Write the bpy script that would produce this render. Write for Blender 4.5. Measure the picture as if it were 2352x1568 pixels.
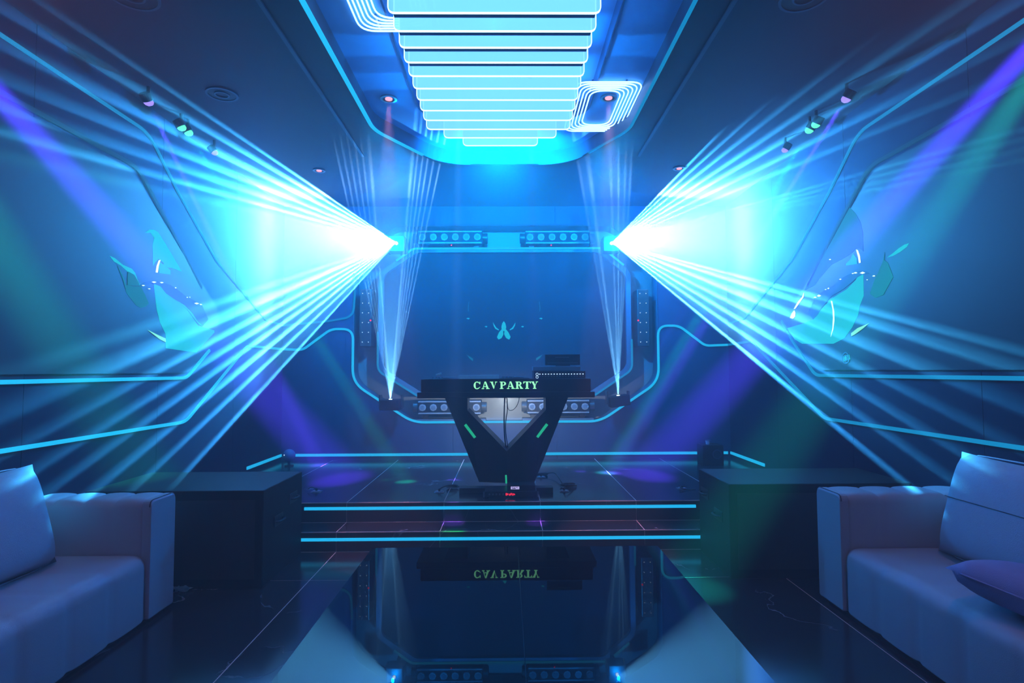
import bpy, bmesh, math, random
from mathutils import Vector, Matrix
from mathutils.geometry import tessellate_polygon
SC = bpy.context.scene
for _o in list(bpy.data.objects): bpy.data.objects.remove(_o)
C = SC.collection
R = math.radians
# ------------------------------------------------------------------ camera
FPX = 1330.0
_y, _p, _r = R(.56), R(2.84), R(.26)
FW = Vector((math.sin(_y)*math.cos(_p), math.cos(_y)*math.cos(_p), math.sin(_p)))
_rt = Vector((math.cos(_y), -math.sin(_y), 0)); _up = _rt.cross(FW)
RT = _rt*math.cos(_r) - _up*math.sin(_r)
UP = _rt*math.sin(_r) + _up*math.cos(_r)
EYE = Vector((0, 0, 1.34))
cam_d = bpy.data.cameras.new('camera'); cam = bpy.data.objects.new('camera', cam_d); C.objects.link(cam)
cam.matrix_world = Matrix(((RT.x, UP.x, -FW.x, EYE.x), (RT.y, UP.y, -FW.y, EYE.y), (RT.z, UP.z, -FW.z, EYE.z), (0, 0, 0, 1)))
cam_d.sensor_width = 36; cam_d.lens = FPX/2352*36; cam_d.clip_start = .02
SC.camera = cam
# the survey of the place: pixel of the photograph -> point on a plane of the room (y, x or z known)
def _ray(px, py): return FW + RT*((px-1176)/FPX) - UP*((py-784)/FPX)
def PY(px, py, Y): d = _ray(px, py); return EYE + d*(Y/d.y)
def PX(px, py, X): d = _ray(px, py); return EYE + d*(X/d.x)
def PZ(px, py, Z): d = _ray(px, py); return EYE + d*((Z-EYE.z)/d.z)
# ------------------------------------------------------------------ world, exposure
W = bpy.data.worlds.new('world'); SC.world = W; W.use_nodes = True
W.node_tree.nodes['Background'].inputs[0].default_value = (0, 0, 0, 1)
vs = SC.view_settings; vs.view_transform = 'Standard'; vs.look = 'None'; vs.gamma = 1; vs.use_curve_mapping = False
vs.exposure = 0.0
cy = SC.cycles
cy.use_denoising = True; cy.max_bounces = 5; cy.diffuse_bounces = 2; cy.glossy_bounces = 3; cy.transmission_bounces = 3
cy.transparent_max_bounces = 16; cy.volume_bounces = 0; cy.sample_clamp_indirect = 4; cy.caustics_reflective = False; cy.caustics_refractive = False
HAZE_DENSITY = .07
# ------------------------------------------------------------------ room dimensions (metres)
XW, YB, YF, ZC = 2.64, 6.85, -2.6, 3.3
ZS, ZT, Y1, Y2 = .30, .145, 4.38, 4.655         # stage, tread, foot of the first riser, front of the stage
# ------------------------------------------------------------------ materials
def mat(name, col=(.5, .5, .5), rough=.5, metal=0, spec=.5, ior=1.45, bump=0, bscale=60, emit=None, es=1.0, samp='AUTO', coat=0, var=0, vscale=4):
    m = bpy.data.materials.new(name); m.use_nodes = True; nt = m.node_tree; b = nt.nodes['Principled BSDF']
    b.inputs['Base Color'].default_value = (*col, 1); b.inputs['Roughness'].default_value = rough
    b.inputs['Metallic'].default_value = metal; b.inputs['IOR'].default_value = ior; b.inputs['Specular IOR Level'].default_value = spec
    b.inputs['Coat Weight'].default_value = coat
    if emit:
        b.inputs['Emission Color'].default_value = (*emit, 1); b.inputs['Emission Strength'].default_value = es
        m.cycles.emission_sampling = samp
    if bump or var:
        tc = nt.nodes.new('ShaderNodeTexCoord'); nz = nt.nodes.new('ShaderNodeTexNoise'); nz.inputs['Scale'].default_value = bscale if bump else vscale
        nz.inputs['Detail'].default_value = 4; nt.links.new(tc.outputs['Object'], nz.inputs['Vector'])
        if bump:
            bp = nt.nodes.new('ShaderNodeBump'); bp.inputs['Strength'].default_value = bump; bp.inputs['Distance'].default_value = .01
            nt.links.new(nz.outputs['Fac'], bp.inputs['Height']); nt.links.new(bp.outputs[0], b.inputs['Normal'])
        if var:
            mx = nt.nodes.new('ShaderNodeMapRange'); mx.inputs['To Min'].default_value = max(rough-var, .02); mx.inputs['To Max'].default_value = rough+var
            nt.links.new(nz.outputs['Fac'], mx.inputs['Value']); nt.links.new(mx.outputs[0], b.inputs['Roughness'])
    return m
def veined(name, base, vein, rough):
    m = mat(name, base, rough, ior=1.5); nt = m.node_tree; b = nt.nodes['Principled BSDF']
    tc = nt.nodes.new('ShaderNodeTexCoord')
    nz = nt.nodes.new('ShaderNodeTexNoise'); nz.inputs['Scale'].default_value = 1.1; nz.inputs['Detail'].default_value = 6; nz.inputs['Distortion'].default_value = .6
    ma = nt.nodes.new('ShaderNodeMath'); ma.operation = 'SUBTRACT'; ma.inputs[1].default_value = .5
    ab = nt.nodes.new('ShaderNodeMath'); ab.operation = 'ABSOLUTE'
    mr = nt.nodes.new('ShaderNodeMapRange'); mr.inputs['From Min'].default_value = 0; mr.inputs['From Max'].default_value = .004; mr.inputs['To Min'].default_value = 1; mr.inputs['To Max'].default_value = 0
    n2 = nt.nodes.new('ShaderNodeTexNoise'); n2.inputs['Scale'].default_value = 2.3
    m2 = nt.nodes.new('ShaderNodeMapRange'); m2.inputs['From Min'].default_value = .52; m2.inputs['From Max'].default_value = .68
    mu = nt.nodes.new('ShaderNodeMath'); mu.operation = 'MULTIPLY'
    mix = nt.nodes.new('ShaderNodeMix'); mix.data_type = 'RGBA'; mix.inputs[6].default_value = (*base, 1); mix.inputs[7].default_value = (*vein, 1)
    L = nt.links.new
    L(tc.outputs['Object'], nz.inputs['Vector']); L(tc.outputs['Object'], n2.inputs['Vector']); L(nz.outputs['Fac'], ma.inputs[0]); L(ma.outputs[0], ab.inputs[0]); L(ab.outputs[0], mr.inputs['Value'])
    L(n2.outputs['Fac'], m2.inputs['Value']); L(mr.outputs[0], mu.inputs[0]); L(m2.outputs[0], mu.inputs[1]); L(mu.outputs[0], mix.inputs[0]); L(mix.outputs[2], b.inputs['Base Color'])
    return m
def glow(name, col, s, samp='NONE'):
    return mat(name, (.004, .004, .004), .9, spec=.03, emit=col, es=s, samp=samp)
M = dict(
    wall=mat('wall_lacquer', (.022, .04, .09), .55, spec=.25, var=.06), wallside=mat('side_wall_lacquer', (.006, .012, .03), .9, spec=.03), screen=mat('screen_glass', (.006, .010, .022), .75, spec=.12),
    niche=mat('niche_grey', (.20, .22, .24), .5), frame=mat('frame_satin', (.07, .10, .15), .45, spec=.3),
    ceil=mat('ceiling_dark', (.034, .028, .045), .6, spec=.2), coffer=mat('coffer_blue_lit', (.16, .46, .85), .6, spec=.2), lip=mat('coffer_lip', (.03, .10, .22), .25),  # coffer colour holds the ladder's blue light over a white surface
    tile=veined('marble_tile', (.026, .022, .026), (.45, .42, .42), .17), grout=mat('grout', (.85, .62, .56), .5),
    leather=mat('sofa_leather', (.50, .52, .58), .42, bump=.12, bscale=260), piping=mat('piping', (.05, .05, .06), .5), plinth=mat('plinth', (.01, .01, .012), .5),
    cloth=mat('cushion_leather', (.48, .53, .62), .5, bump=.15, bscale=180), violet=mat('violet_cloth', (.40, .38, .66), .6, bump=.25, bscale=300),
    black=mat('black_paint', (.005, .006, .008), .55, spec=.25, bump=.1, bscale=200), booth=mat('booth_black', (.014, .016, .02), .38), boothin=mat('booth_inside', (.16, .16, .165), .45),
    glass=mat('table_black_glass', (.003, .004, .006), .015, ior=1.25), rim=mat('table_rim', (.01, .012, .016), .2, ior=1.6),
    metal=mat('grey_metal', (.35, .38, .42), .3, metal=1), plastic=mat('dark_plastic', (.02, .022, .026), .35), gearwhite=mat('gear_white', (.85, .87, .88), .5),
    geargrey=mat('gear_grey', (.18, .20, .23), .45), cable=mat('cable_rubber', (.012, .012, .012), .5), lens=mat('lens_glass', (.10, .13, .17), .08, ior=1.6),
    paper=mat('crumpled_paper', (.5, .55, .55), .7, bump=.3, bscale=60), socket=mat('socket_plate', (.5, .45, .5), .35, metal=.3),
    ball=mat('clear_ball', (.10, .17, .27), .12, ior=1.5),
    strip=glow('led_cyan', (.012, .52, .95), 1.25), stripdim=glow('led_cyan_dim', (.005, .34, .75), .85), stripfaint=glow('led_faint', (.01, .16, .40), .35),
    stagestrip=glow('led_stage', (.012, .48, .92), 1.25, 'FRONT'), neon=glow('neon_white', (.22, .50, 1.0), 5.0, 'AUTO'), edge=glow('acrylic_edge', (.55, .93, 1.0), 2.2),
    green=glow('green_letter', (.28, 1.0, .46), 1.8), greenline=glow('green_slit', (.02, .62, .32), .85),
    teal=glow('screen_teal', (.01, .42, .50), 1.5), tealdim=glow('screen_teal_dim', (.006, .20, .30), 1.0), white=glow('screen_white', (.6, 1.0, 1.0), 2.0), mint=glow('screen_mint', (.25, 1.0, .70), 1.1),
    sblue=glow('screen_blue', (.02, .24, .75), .9), red=glow('red_led', (1.0, .02, .05), 2.0), lilac=glow('lilac_display', (.55, .50, 1.0), 1.0), key=glow('key_light', (.45, .70, .95), 1.6),
    puregreen=glow('lens_green', (.10, 1.0, .45), 2.0), purpleglow=glow('lens_violet', (.30, .22, 1.0), 1.8), hot=glow('laser_aperture', (.7, .95, 1.0), 12.0), pink=glow('downlight_pink', (1.0, .42, .55), 1.6),
)
def acrylic():
    m = bpy.data.materials.new('acrylic_lit'); m.use_nodes = True; nt = m.node_tree; nt.nodes.clear()
    o = nt.nodes.new('ShaderNodeOutputMaterial'); e = nt.nodes.new('ShaderNodeEmission'); e.inputs[0].default_value = (.10, .34, 1, 1); e.inputs[1].default_value = 2.8
    g = nt.nodes.new('ShaderNodeBsdfGlossy'); g.inputs['Roughness'].default_value = .1; g.inputs['Color'].default_value = (.1, .1, .1, 1)
    t = nt.nodes.new('ShaderNodeBsdfTransparent'); t.inputs[0].default_value = (.75, .92, 1, 1)
    a = nt.nodes.new('ShaderNodeAddShader'); x = nt.nodes.new('ShaderNodeMixShader'); x.inputs[0].default_value = .62
    nt.links.new(e.outputs[0], a.inputs[0]); nt.links.new(g.outputs[0], a.inputs[1]); nt.links.new(t.outputs[0], x.inputs[1]); nt.links.new(a.outputs[0], x.inputs[2]); nt.links.new(x.outputs[0], o.inputs[0])
    return m
M['acrylic'] = acrylic()
# ------------------------------------------------------------------ helpers
def link(name, bm, m, parent=None, smooth=False, bevel=0, seg=2):
    me = bpy.data.meshes.new(name); bm.normal_update(); bm.to_mesh(me); bm.free()
    for k in (m if isinstance(m, (list, tuple)) else [m]): me.materials.append(M[k] if isinstance(k, str) else k)
    if smooth:
        for p in me.polygons: p.use_smooth = True
    o = bpy.data.objects.new(name, me); C.objects.link(o)
    if parent: o.parent = parent
    if bevel:
        md = o.modifiers.new('bevel', 'BEVEL'); md.width = bevel; md.segments = seg; md.limit_method = 'ANGLE'; md.angle_limit = R(40)
    return o
def tag(o, label=None, cat=None, group=None, kind=None):
    if label: o['label'] = label
    if cat: o['category'] = cat
    if group: o['group'] = group
    if kind: o['kind'] = kind
    return o
def empty(name, loc, label=None, cat=None, group=None, kind=None, rz=0):
    o = bpy.data.objects.new(name, None); C.objects.link(o); o.location = loc; o.rotation_euler = (0, 0, rz); o.empty_display_size = .1
    return tag(o, label, cat, group, kind)
def copy_tree(o, parent=None):
    c = o.copy(); C.objects.link(c); c.parent = parent
    for ch in [x for x in bpy.data.objects if x.parent == o]: copy_tree(ch, c)
    return c
def B(): return bmesh.new()
def box(bm, x0, x1, y0, y1, z0, z1):
    v = [bm.verts.new((x, y, z)) for x in (x0, x1) for y in (y0, y1) for z in (z0, z1)]
    for f in ((0, 1, 3, 2), (4, 6, 7, 5), (0, 4, 5, 1), (2, 3, 7, 6), (0, 2, 6, 4), (1, 5, 7, 3)): bm.faces.new([v[i] for i in f])
    return v
def bx(*a): bm = B(); box(bm, *a); return bm
def cyl(bm, p, q, r, n=16, r2=None, cap=True):
    p, q = Vector(p), Vector(q); a = (q-p).normalized(); t = a.orthogonal().normalized(); s = a.cross(t); r2 = r if r2 is None else r2
    A = [bm.verts.new(p+(t*math.cos(2*math.pi*i/n)+s*math.sin(2*math.pi*i/n))*r) for i in range(n)]
    D = [bm.verts.new(q+(t*math.cos(2*math.pi*i/n)+s*math.sin(2*math.pi*i/n))*r2) for i in range(n)]
    for i in range(n): bm.faces.new((A[i], A[(i+1) % n], D[(i+1) % n], D[i]))
    if cap: bm.faces.new(A[::-1]); bm.faces.new(D)
    return bm
def tube(bm, pts, r, n=8, closed=False):
    pts = [Vector(p) for p in pts]; N = len(pts); rings = []; t0 = None
    for i, p in enumerate(pts):
        d = (pts[(i+1) % N]-pts[i-1]) if closed else (pts[min(i+1, N-1)]-pts[max(i-1, 0)])
        d.normalize()
        t = d.orthogonal().normalized() if t0 is None else (t0-d*t0.dot(d)).normalized()
        t0 = t; s = d.cross(t)
        rings.append([bm.verts.new(p+(t*math.cos(2*math.pi*k/n)+s*math.sin(2*math.pi*k/n))*r) for k in range(n)])
    for i in range(N if closed else N-1):
        a, b = rings[i], rings[(i+1) % N]
        for k in range(n): bm.faces.new((a[k], a[(k+1) % n], b[(k+1) % n], b[k]))
    if not closed: bm.faces.new(rings[0][::-1]); bm.faces.new(rings[-1])
    return bm
def spline(pts, n=8):
    pts = [Vector(p) for p in pts]; out = []
    for i in range(len(pts)-1):
        p0, p1, p2, p3 = pts[max(i-1, 0)], pts[i], pts[i+1], pts[min(i+2, len(pts)-1)]
        for k in range(n):
            t = k/n; out.append(.5*((2*p1)+(p2-p0)*t+(2*p0-5*p1+4*p2-p3)*t*t+(3*p1-p0-3*p2+p3)*t**3))
    return out+[pts[-1]]
def rounded(pts, r, closed=False, n=7):
    """a 2-D path with rounded corners; r one radius or one per point"""
    N = len(pts); out = []
    for i, p in enumerate(pts):
        p = Vector(p); ri = r[i] if isinstance(r, (list, tuple)) else r
        if (not closed and i in (0, N-1)) or ri <= 0: out.append(p); continue
        a, b = Vector(pts[i-1])-p, Vector(pts[(i+1) % N])-p
        la, lb = a.length, b.length; a.normalize(); b.normalize()
        th = math.acos(max(-1, min(1, a.dot(b)))); d = min(ri/max(math.tan(th/2), 1e-3), la*.48, lb*.48)
        A, D = p+a*d, p+b*d
        for k in range(n+1):
            t = k/n; out.append(A*(1-t)**2+p*2*t*(1-t)+D*t*t)
    return out
def ribbon(bm, pts, w, h, to3, closed=False):
    """a flat strip of width w and height h along a 2-D path; to3(u, v, height) gives the point"""
    N = len(pts); rows = []
    for i, p in enumerate(pts):
        a = pts[(i-1) % N] if (closed or i > 0) else p; b = pts[(i+1) % N] if (closed or i < N-1) else p
        d = (b-a).normalized(); nrm = Vector((-d.y, d.x))*w/2
        rows.append([bm.verts.new(to3(*(p+s*nrm), hh)) for s, hh in ((-1, 0), (-1, h), (1, h), (1, 0))])
    for i in range(N if closed else N-1):
        a, b = rows[i], rows[(i+1) % N]
        for k in range(4): bm.faces.new((a[k], a[(k+1) % 4], b[(k+1) % 4], b[k]))
    if not closed: bm.faces.new(rows[0]); bm.faces.new(rows[-1][::-1])
    bmesh.ops.recalc_face_normals(bm, faces=bm.faces)
    return bm
def prism(bm, loops, to3, h0, h1):
    """polygon with holes (2-D loops) extruded from h0 to h1"""
    flat = [p for l in loops for p in l]; tris = tessellate_polygon([[Vector((p[0], p[1], 0)) for p in l] for l in loops])
    lo = [bm.verts.new(to3(p[0], p[1], h0)) for p in flat]; hi = [bm.verts.new(to3(p[0], p[1], h1)) for p in flat]
    for t in tris:
        try: bm.faces.new([lo[i] for i in t]); bm.faces.new([hi[i] for i in t][::-1])
        except ValueError: pass
    k = 0
    for l in loops:
        n = len(l)
        for i in range(n):
            a, b = k+i, k+(i+1) % n
            try: bm.faces.new((lo[a], lo[b], hi[b], hi[a]))
            except ValueError: pass
        k += n
    bmesh.ops.recalc_face_normals(bm, faces=bm.faces)
    return bm
back3 = lambda Y: (lambda u, v, h: (u, Y-h, v))            # on a plane facing the room from the back
def side3(s): return lambda u, v, h: (s*(XW-h), u, v)      # u runs along y, v is the height
down3 = lambda Z: (lambda u, v, h: (u, v, Z-h))
V2 = lambda *p: [Vector(q) for q in p]
# ------------------------------------------------------------------ the room
Xj = [-XW, -2.03, -1.27, -.50, .265, 1.028, 1.79, XW]      # tile joints
G = .0032
floor = tag(link('floor', bx(-XW, XW, YF, Y1+.02, -.06, -.0012), 'grout'), kind='structure')
yj = [YF, -2.24, -.74, .76, 2.26, 3.80, Y1]
for i in range(len(Xj)-1):
    for j in range(len(yj)-1):
        o = link('tile', bx(Xj[i]+G, Xj[i+1]-G, yj[j]+G, yj[j+1]-G, -.012, 0), 'tile', floor)
stage = tag(link('stage', bx(-XW, XW, Y2+.012, YB+.3, -.06, ZS-.0012), 'grout'), kind='structure')
step = tag(link('trim_1', bx(-XW, XW, Y1+.012, Y2+.02, -.06, ZT-.0012), 'grout'), kind='structure')
for i in range(len(Xj)-1):
    a, b = Xj[i]+G, Xj[i+1]-G
    for y0, y1 in ((Y2+.006, 6.10), (6.10, YB)):
        link('tile', bx(a, b, y0+G, y1-G, ZS-.015, ZS), 'tile', stage)
    link('riser_tile', bx(a, b, Y2, Y2+.014, ZT+.002, ZS-.004), 'tile', stage)
    link('tile', bx(a, b, Y1+.006, Y2-G, ZT-.014, ZT), 'tile', step)
    link('riser_tile', bx(a, b, Y1, Y1+.014, .002, ZT-.004), 'tile', step)
for yy, zz, par in ((Y2, ZS, stage), (Y1, ZT, step)):
    link('edge_trim', bx(-XW, XW, yy-.003, yy+.003, zz-.005, zz+.0008), 'grout', par)
link('foot_joint', bx(-XW, XW, Y1-.006, Y1, 0, .0012), 'grout', step)
link('foot_joint', bx(-XW, XW, Y2-.006, Y2, ZT, ZT+.0012), 'grout', step)
def wall_side(s, name):
    w = tag(link(name, bx(*sorted((s*(XW+.02), s*(XW+.2))), YF, YB+.3, -.06, ZC+.3), 'grout'), kind='structure')
    w.data.materials[0] = M['lip']
    ys = [YF, -1.68, -.46, .76, 1.98, 3.20, 4.42, 5.64, YB+.02]
    for j in range(len(ys)-1):
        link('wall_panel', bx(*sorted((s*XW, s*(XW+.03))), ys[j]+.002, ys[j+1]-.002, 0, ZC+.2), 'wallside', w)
    return w
wall_side(-1, 'wall_left'); wall_side(1, 'wall_right')
tag(link('wall_front', bx(-XW-.2, XW+.2, YF-.2, YF, -.06, ZC+.3), 'wall'), kind='structure')
# back wall: lacquered panels round the niche
OUT = V2((-1.10, .735), (-1.81, 1.22), (-1.81, 2.72), (-1.32, 3.06), (1.25, 3.06), (1.80, 2.72), (1.80, 1.22), (1.10, .735))
OUTR = rounded(OUT, .28, True)
INN = V2((-1.04, 1.04), (-1.51, 1.34), (-1.51, 2.50), (-1.10, 2.785), (1.15, 2.785), (1.48, 2.50), (1.48, 1.34), (1.03, 1.04))
INR = rounded(INN, .16, True)
wb = tag(link('wall_back', bx(-XW-.2, XW+.2, YB+.24, YB+.40, -.06, ZC+.3), 'niche'), kind='structure')
xs = [-XW, -1.90, -.63, .59, 1.79, XW]
base = B(); prism(base, [V2((-XW, .28), (XW, .28), (XW, ZC+.1), (-XW, ZC+.1)), OUTR], back3(YB), -.02, 0)
for i in range(5):
    c = base.copy()
    for xx, sgn in ((xs[i]+.002, -1), (xs[i+1]-.002, 1)):
        g = bmesh.ops.bisect_plane(c, geom=c.verts[:]+c.edges[:]+c.faces[:], plane_co=(xx, 0, 0), plane_no=(sgn, 0, 0), clear_outer=True)
    link('wall_panel', c, 'wall', wb)
base.free()
nb = B(); ribbon(nb, OUTR, .01, .23, back3(YB+.23), True); link('niche_side', nb, 'frame', wb)
# ceiling with a coffer and a tray
COF = V2((-1.07, YF+.05), (-1.07, 4.62), (-.60, 5.42), (.60, 5.42), (1.01, 4.62), (1.01, YF+.05))
COFR = rounded(COF, [0, .45, .5, .5, .45, 0], True, 9)
ceil = tag(link('ceiling', prism(B(), [V2((-XW-.05, YF-.05), (XW+.05, YF-.05), (XW+.05, YB+.3), (-XW-.05, YB+.3)), COFR], down3(ZC), -.10, 0), 'ceil'), kind='structure')
ZK = 3.42
tl, tr = PZ(975, 290, ZK), PZ(1340, 290, ZK)
TRAY = V2((tl.x-.015, YF+.3), (tl.x, 4.55), (-.35, 4.9), (.30, 4.9), (tr.x, 4.55), (tr.x+.01, YF+.3))
TRAYR = rounded(TRAY, [0, .3, .3, .3, .3, 0], True)
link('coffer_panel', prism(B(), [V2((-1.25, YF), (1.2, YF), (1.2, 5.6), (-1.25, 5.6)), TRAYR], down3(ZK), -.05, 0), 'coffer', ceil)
cb = B(); ribbon(cb, COFR, .012, .14, lambda u, v, h: (u, v, ZK+.01-h), True); link('coffer_edge', cb, 'frame', ceil)
cb = B(); ribbon(cb, TRAYR, .012, .12, lambda u, v, h: (u, v, ZK+.11-h), True); link('tray_edge', cb, 'lip', ceil)
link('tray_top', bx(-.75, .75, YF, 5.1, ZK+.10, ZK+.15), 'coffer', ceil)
for s, a in ((-1, -1.30), (1, 1.22)):
    link('ceiling_trim', bx(a-.012, a+.012, YF+.1, 5.2, ZC-.012, ZC+.001), 'frame', ceil)
# ------------------------------------------------------------------ light strips
def strip(pts, r, w, to3, m, label, h=.012, closed=False):
    bm = B(); ribbon(bm, rounded(V2(*pts), r, closed), w, h, lambda u, v, hh: to3(u, v, hh+.0015), closed)
    o = link('light_strip', bm, m); return tag(o, label, 'light strip')
uv = lambda px, py, s: tuple(PX(px, py, s*XW))[1:]
bz = lambda px, py: (lambda p: (p.x, p.z))(PY(px, py, YB))
strip([(-XW+.004, 1.60), (-2.40, 1.59), (-2.07, 1.835), (-1.81, 1.835), (-1.81, 1.20), (-1.10, .735), (1.10, .735), (1.80, 1.20), (1.80, 1.86), (2.05, 1.86), (2.36, 1.62), (XW-.004, 1.63)],
      [0, .16, .22, .18, .30, .45, .45, .30, .18, .22, .16, 0], .026, back3(YB), 'strip', 'long cyan LED strip curving under the back niche behind the booth')
strip([(-1.035, 1.04), (-1.51, 1.34), (-1.51, 1.80)], .14, .022, back3(YB-.03), 'stripdim', 'cyan LED strip on the lower left corner of the back screen frame')
strip([(-1.035, 1.04), (1.03, 1.04)], 0, .02, back3(YB-.03), 'stripdim', 'straight cyan LED strip under the back screen, mostly behind the booth top')
strip([(1.03, 1.04), (1.48, 1.34), (1.48, 1.70)], .14, .022, back3(YB-.03), 'stripdim', 'cyan LED strip on the lower right corner of the back screen frame')
strip([(-1.30, 2.64), (-1.10, 2.785), (1.15, 2.785), (1.40, 2.58)], .12, .022, back3(YB-.03), 'strip', 'cyan LED strip along the top of the back screen frame')
strip([(-1.45, 2.97), (-1.32, 3.06), (1.25, 3.06), (1.40, 2.96)], .12, .014, back3(YB), 'stripfaint', 'faint LED line along the top edge of the back niche')
strip([(-XW+.004, 1.88), (-2.1, 1.93), (-1.81, 1.98), (-1.79, 2.30)], .14, .022, back3(YB), 'stripdim', 'short curved LED strip on the back wall left of the niche, above the long one')
strip([(-2.60, ZS+.06), (2.60, ZS+.06)], 0, .03, back3(YB), 'stagestrip', 'straight cyan LED strip at the foot of the back wall')
strip([(5.95, ZS+.06), (6.84, ZS+.06)], 0, .03, side3(-1), 'stagestrip', 'short cyan LED strip at the foot of the left wall on the stage')
strip([(5.95, ZS+.06), (6.84, ZS+.06)], 0, .03, side3(1), 'stagestrip', 'short cyan LED strip at the foot of the right wall on the stage')
strip([(-1.60, .255), (1.50, .255)], 0, .022, back3(Y2), 'stagestrip', 'straight cyan LED strip in the upper stage riser')
strip([(-1.55, .092), (1.50, .092)], 0, .020, back3(Y1), 'stagestrip', 'straight cyan LED strip in the lower stage riser')
for s, nm in ((-1, 'left'), (1, 'right')):
    k = 5.99 if s < 0 else 6.27; zt = 1.60 if s < 0 else 1.64
    strip([(YF+.1, .935), (4.80, .93), (k-.08, zt), (YB-.005, 1.60 if s < 0 else 1.63)], [0, .30, .22, 0], .024, side3(s), 'strip' if s < 0 else 'stripdim', f'lower cyan LED strip along the {nm} wall, rising towards the stage')
    strip([(YF+.1, 1.29), (4.80, 1.29), (5.16, 1.53)] if s < 0 else [(YF+.1, 1.29), (4.92, 1.285), (5.30, 1.60), (5.50, 1.80)], .20, .024, side3(s), 'strip' if s < 0 else 'stripdim', f'straight cyan LED strip under the {nm} wall screen')
    strip([(YF+.1, 3.10), (4.22, 3.10), (4.62, 2.78), (5.25, 2.35), (6.35, 1.90), (YB-.005, 1.88)], [0, .35, .3, .3, .3, 0], .020, side3(s), 'stripdim', f'cyan LED strip along the top of the {nm} wall, dropping towards the stage')
    strip([(YF+.1, 2.80), (4.10, 2.80), (4.65, 2.36), (5.0, 2.06)], [0, .3, .3, 0], .028, side3(s), 'stripfaint', f'faint LED line along the top edge of the {nm} wall screen')
a = strip([(-1.07, YF+.1), (-1.07, 4.62), (-.75, 5.17)], .45, .028, down3(ZC), 'strip', 'cyan LED strip along the left edge of the ceiling coffer')
b = strip([(1.01, YF+.1), (1.01, 4.62), (.75, 5.12)], .45, .020, down3(ZC), 'stripdim', 'dimmer LED strip along the right edge of the ceiling coffer')
strip([(-.75, 5.17), (-.60, 5.42), (.60, 5.42), (.75, 5.12)], .4, .014, down3(ZC), 'stripfaint', 'faint LED line round the far end of the ceiling coffer')
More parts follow.
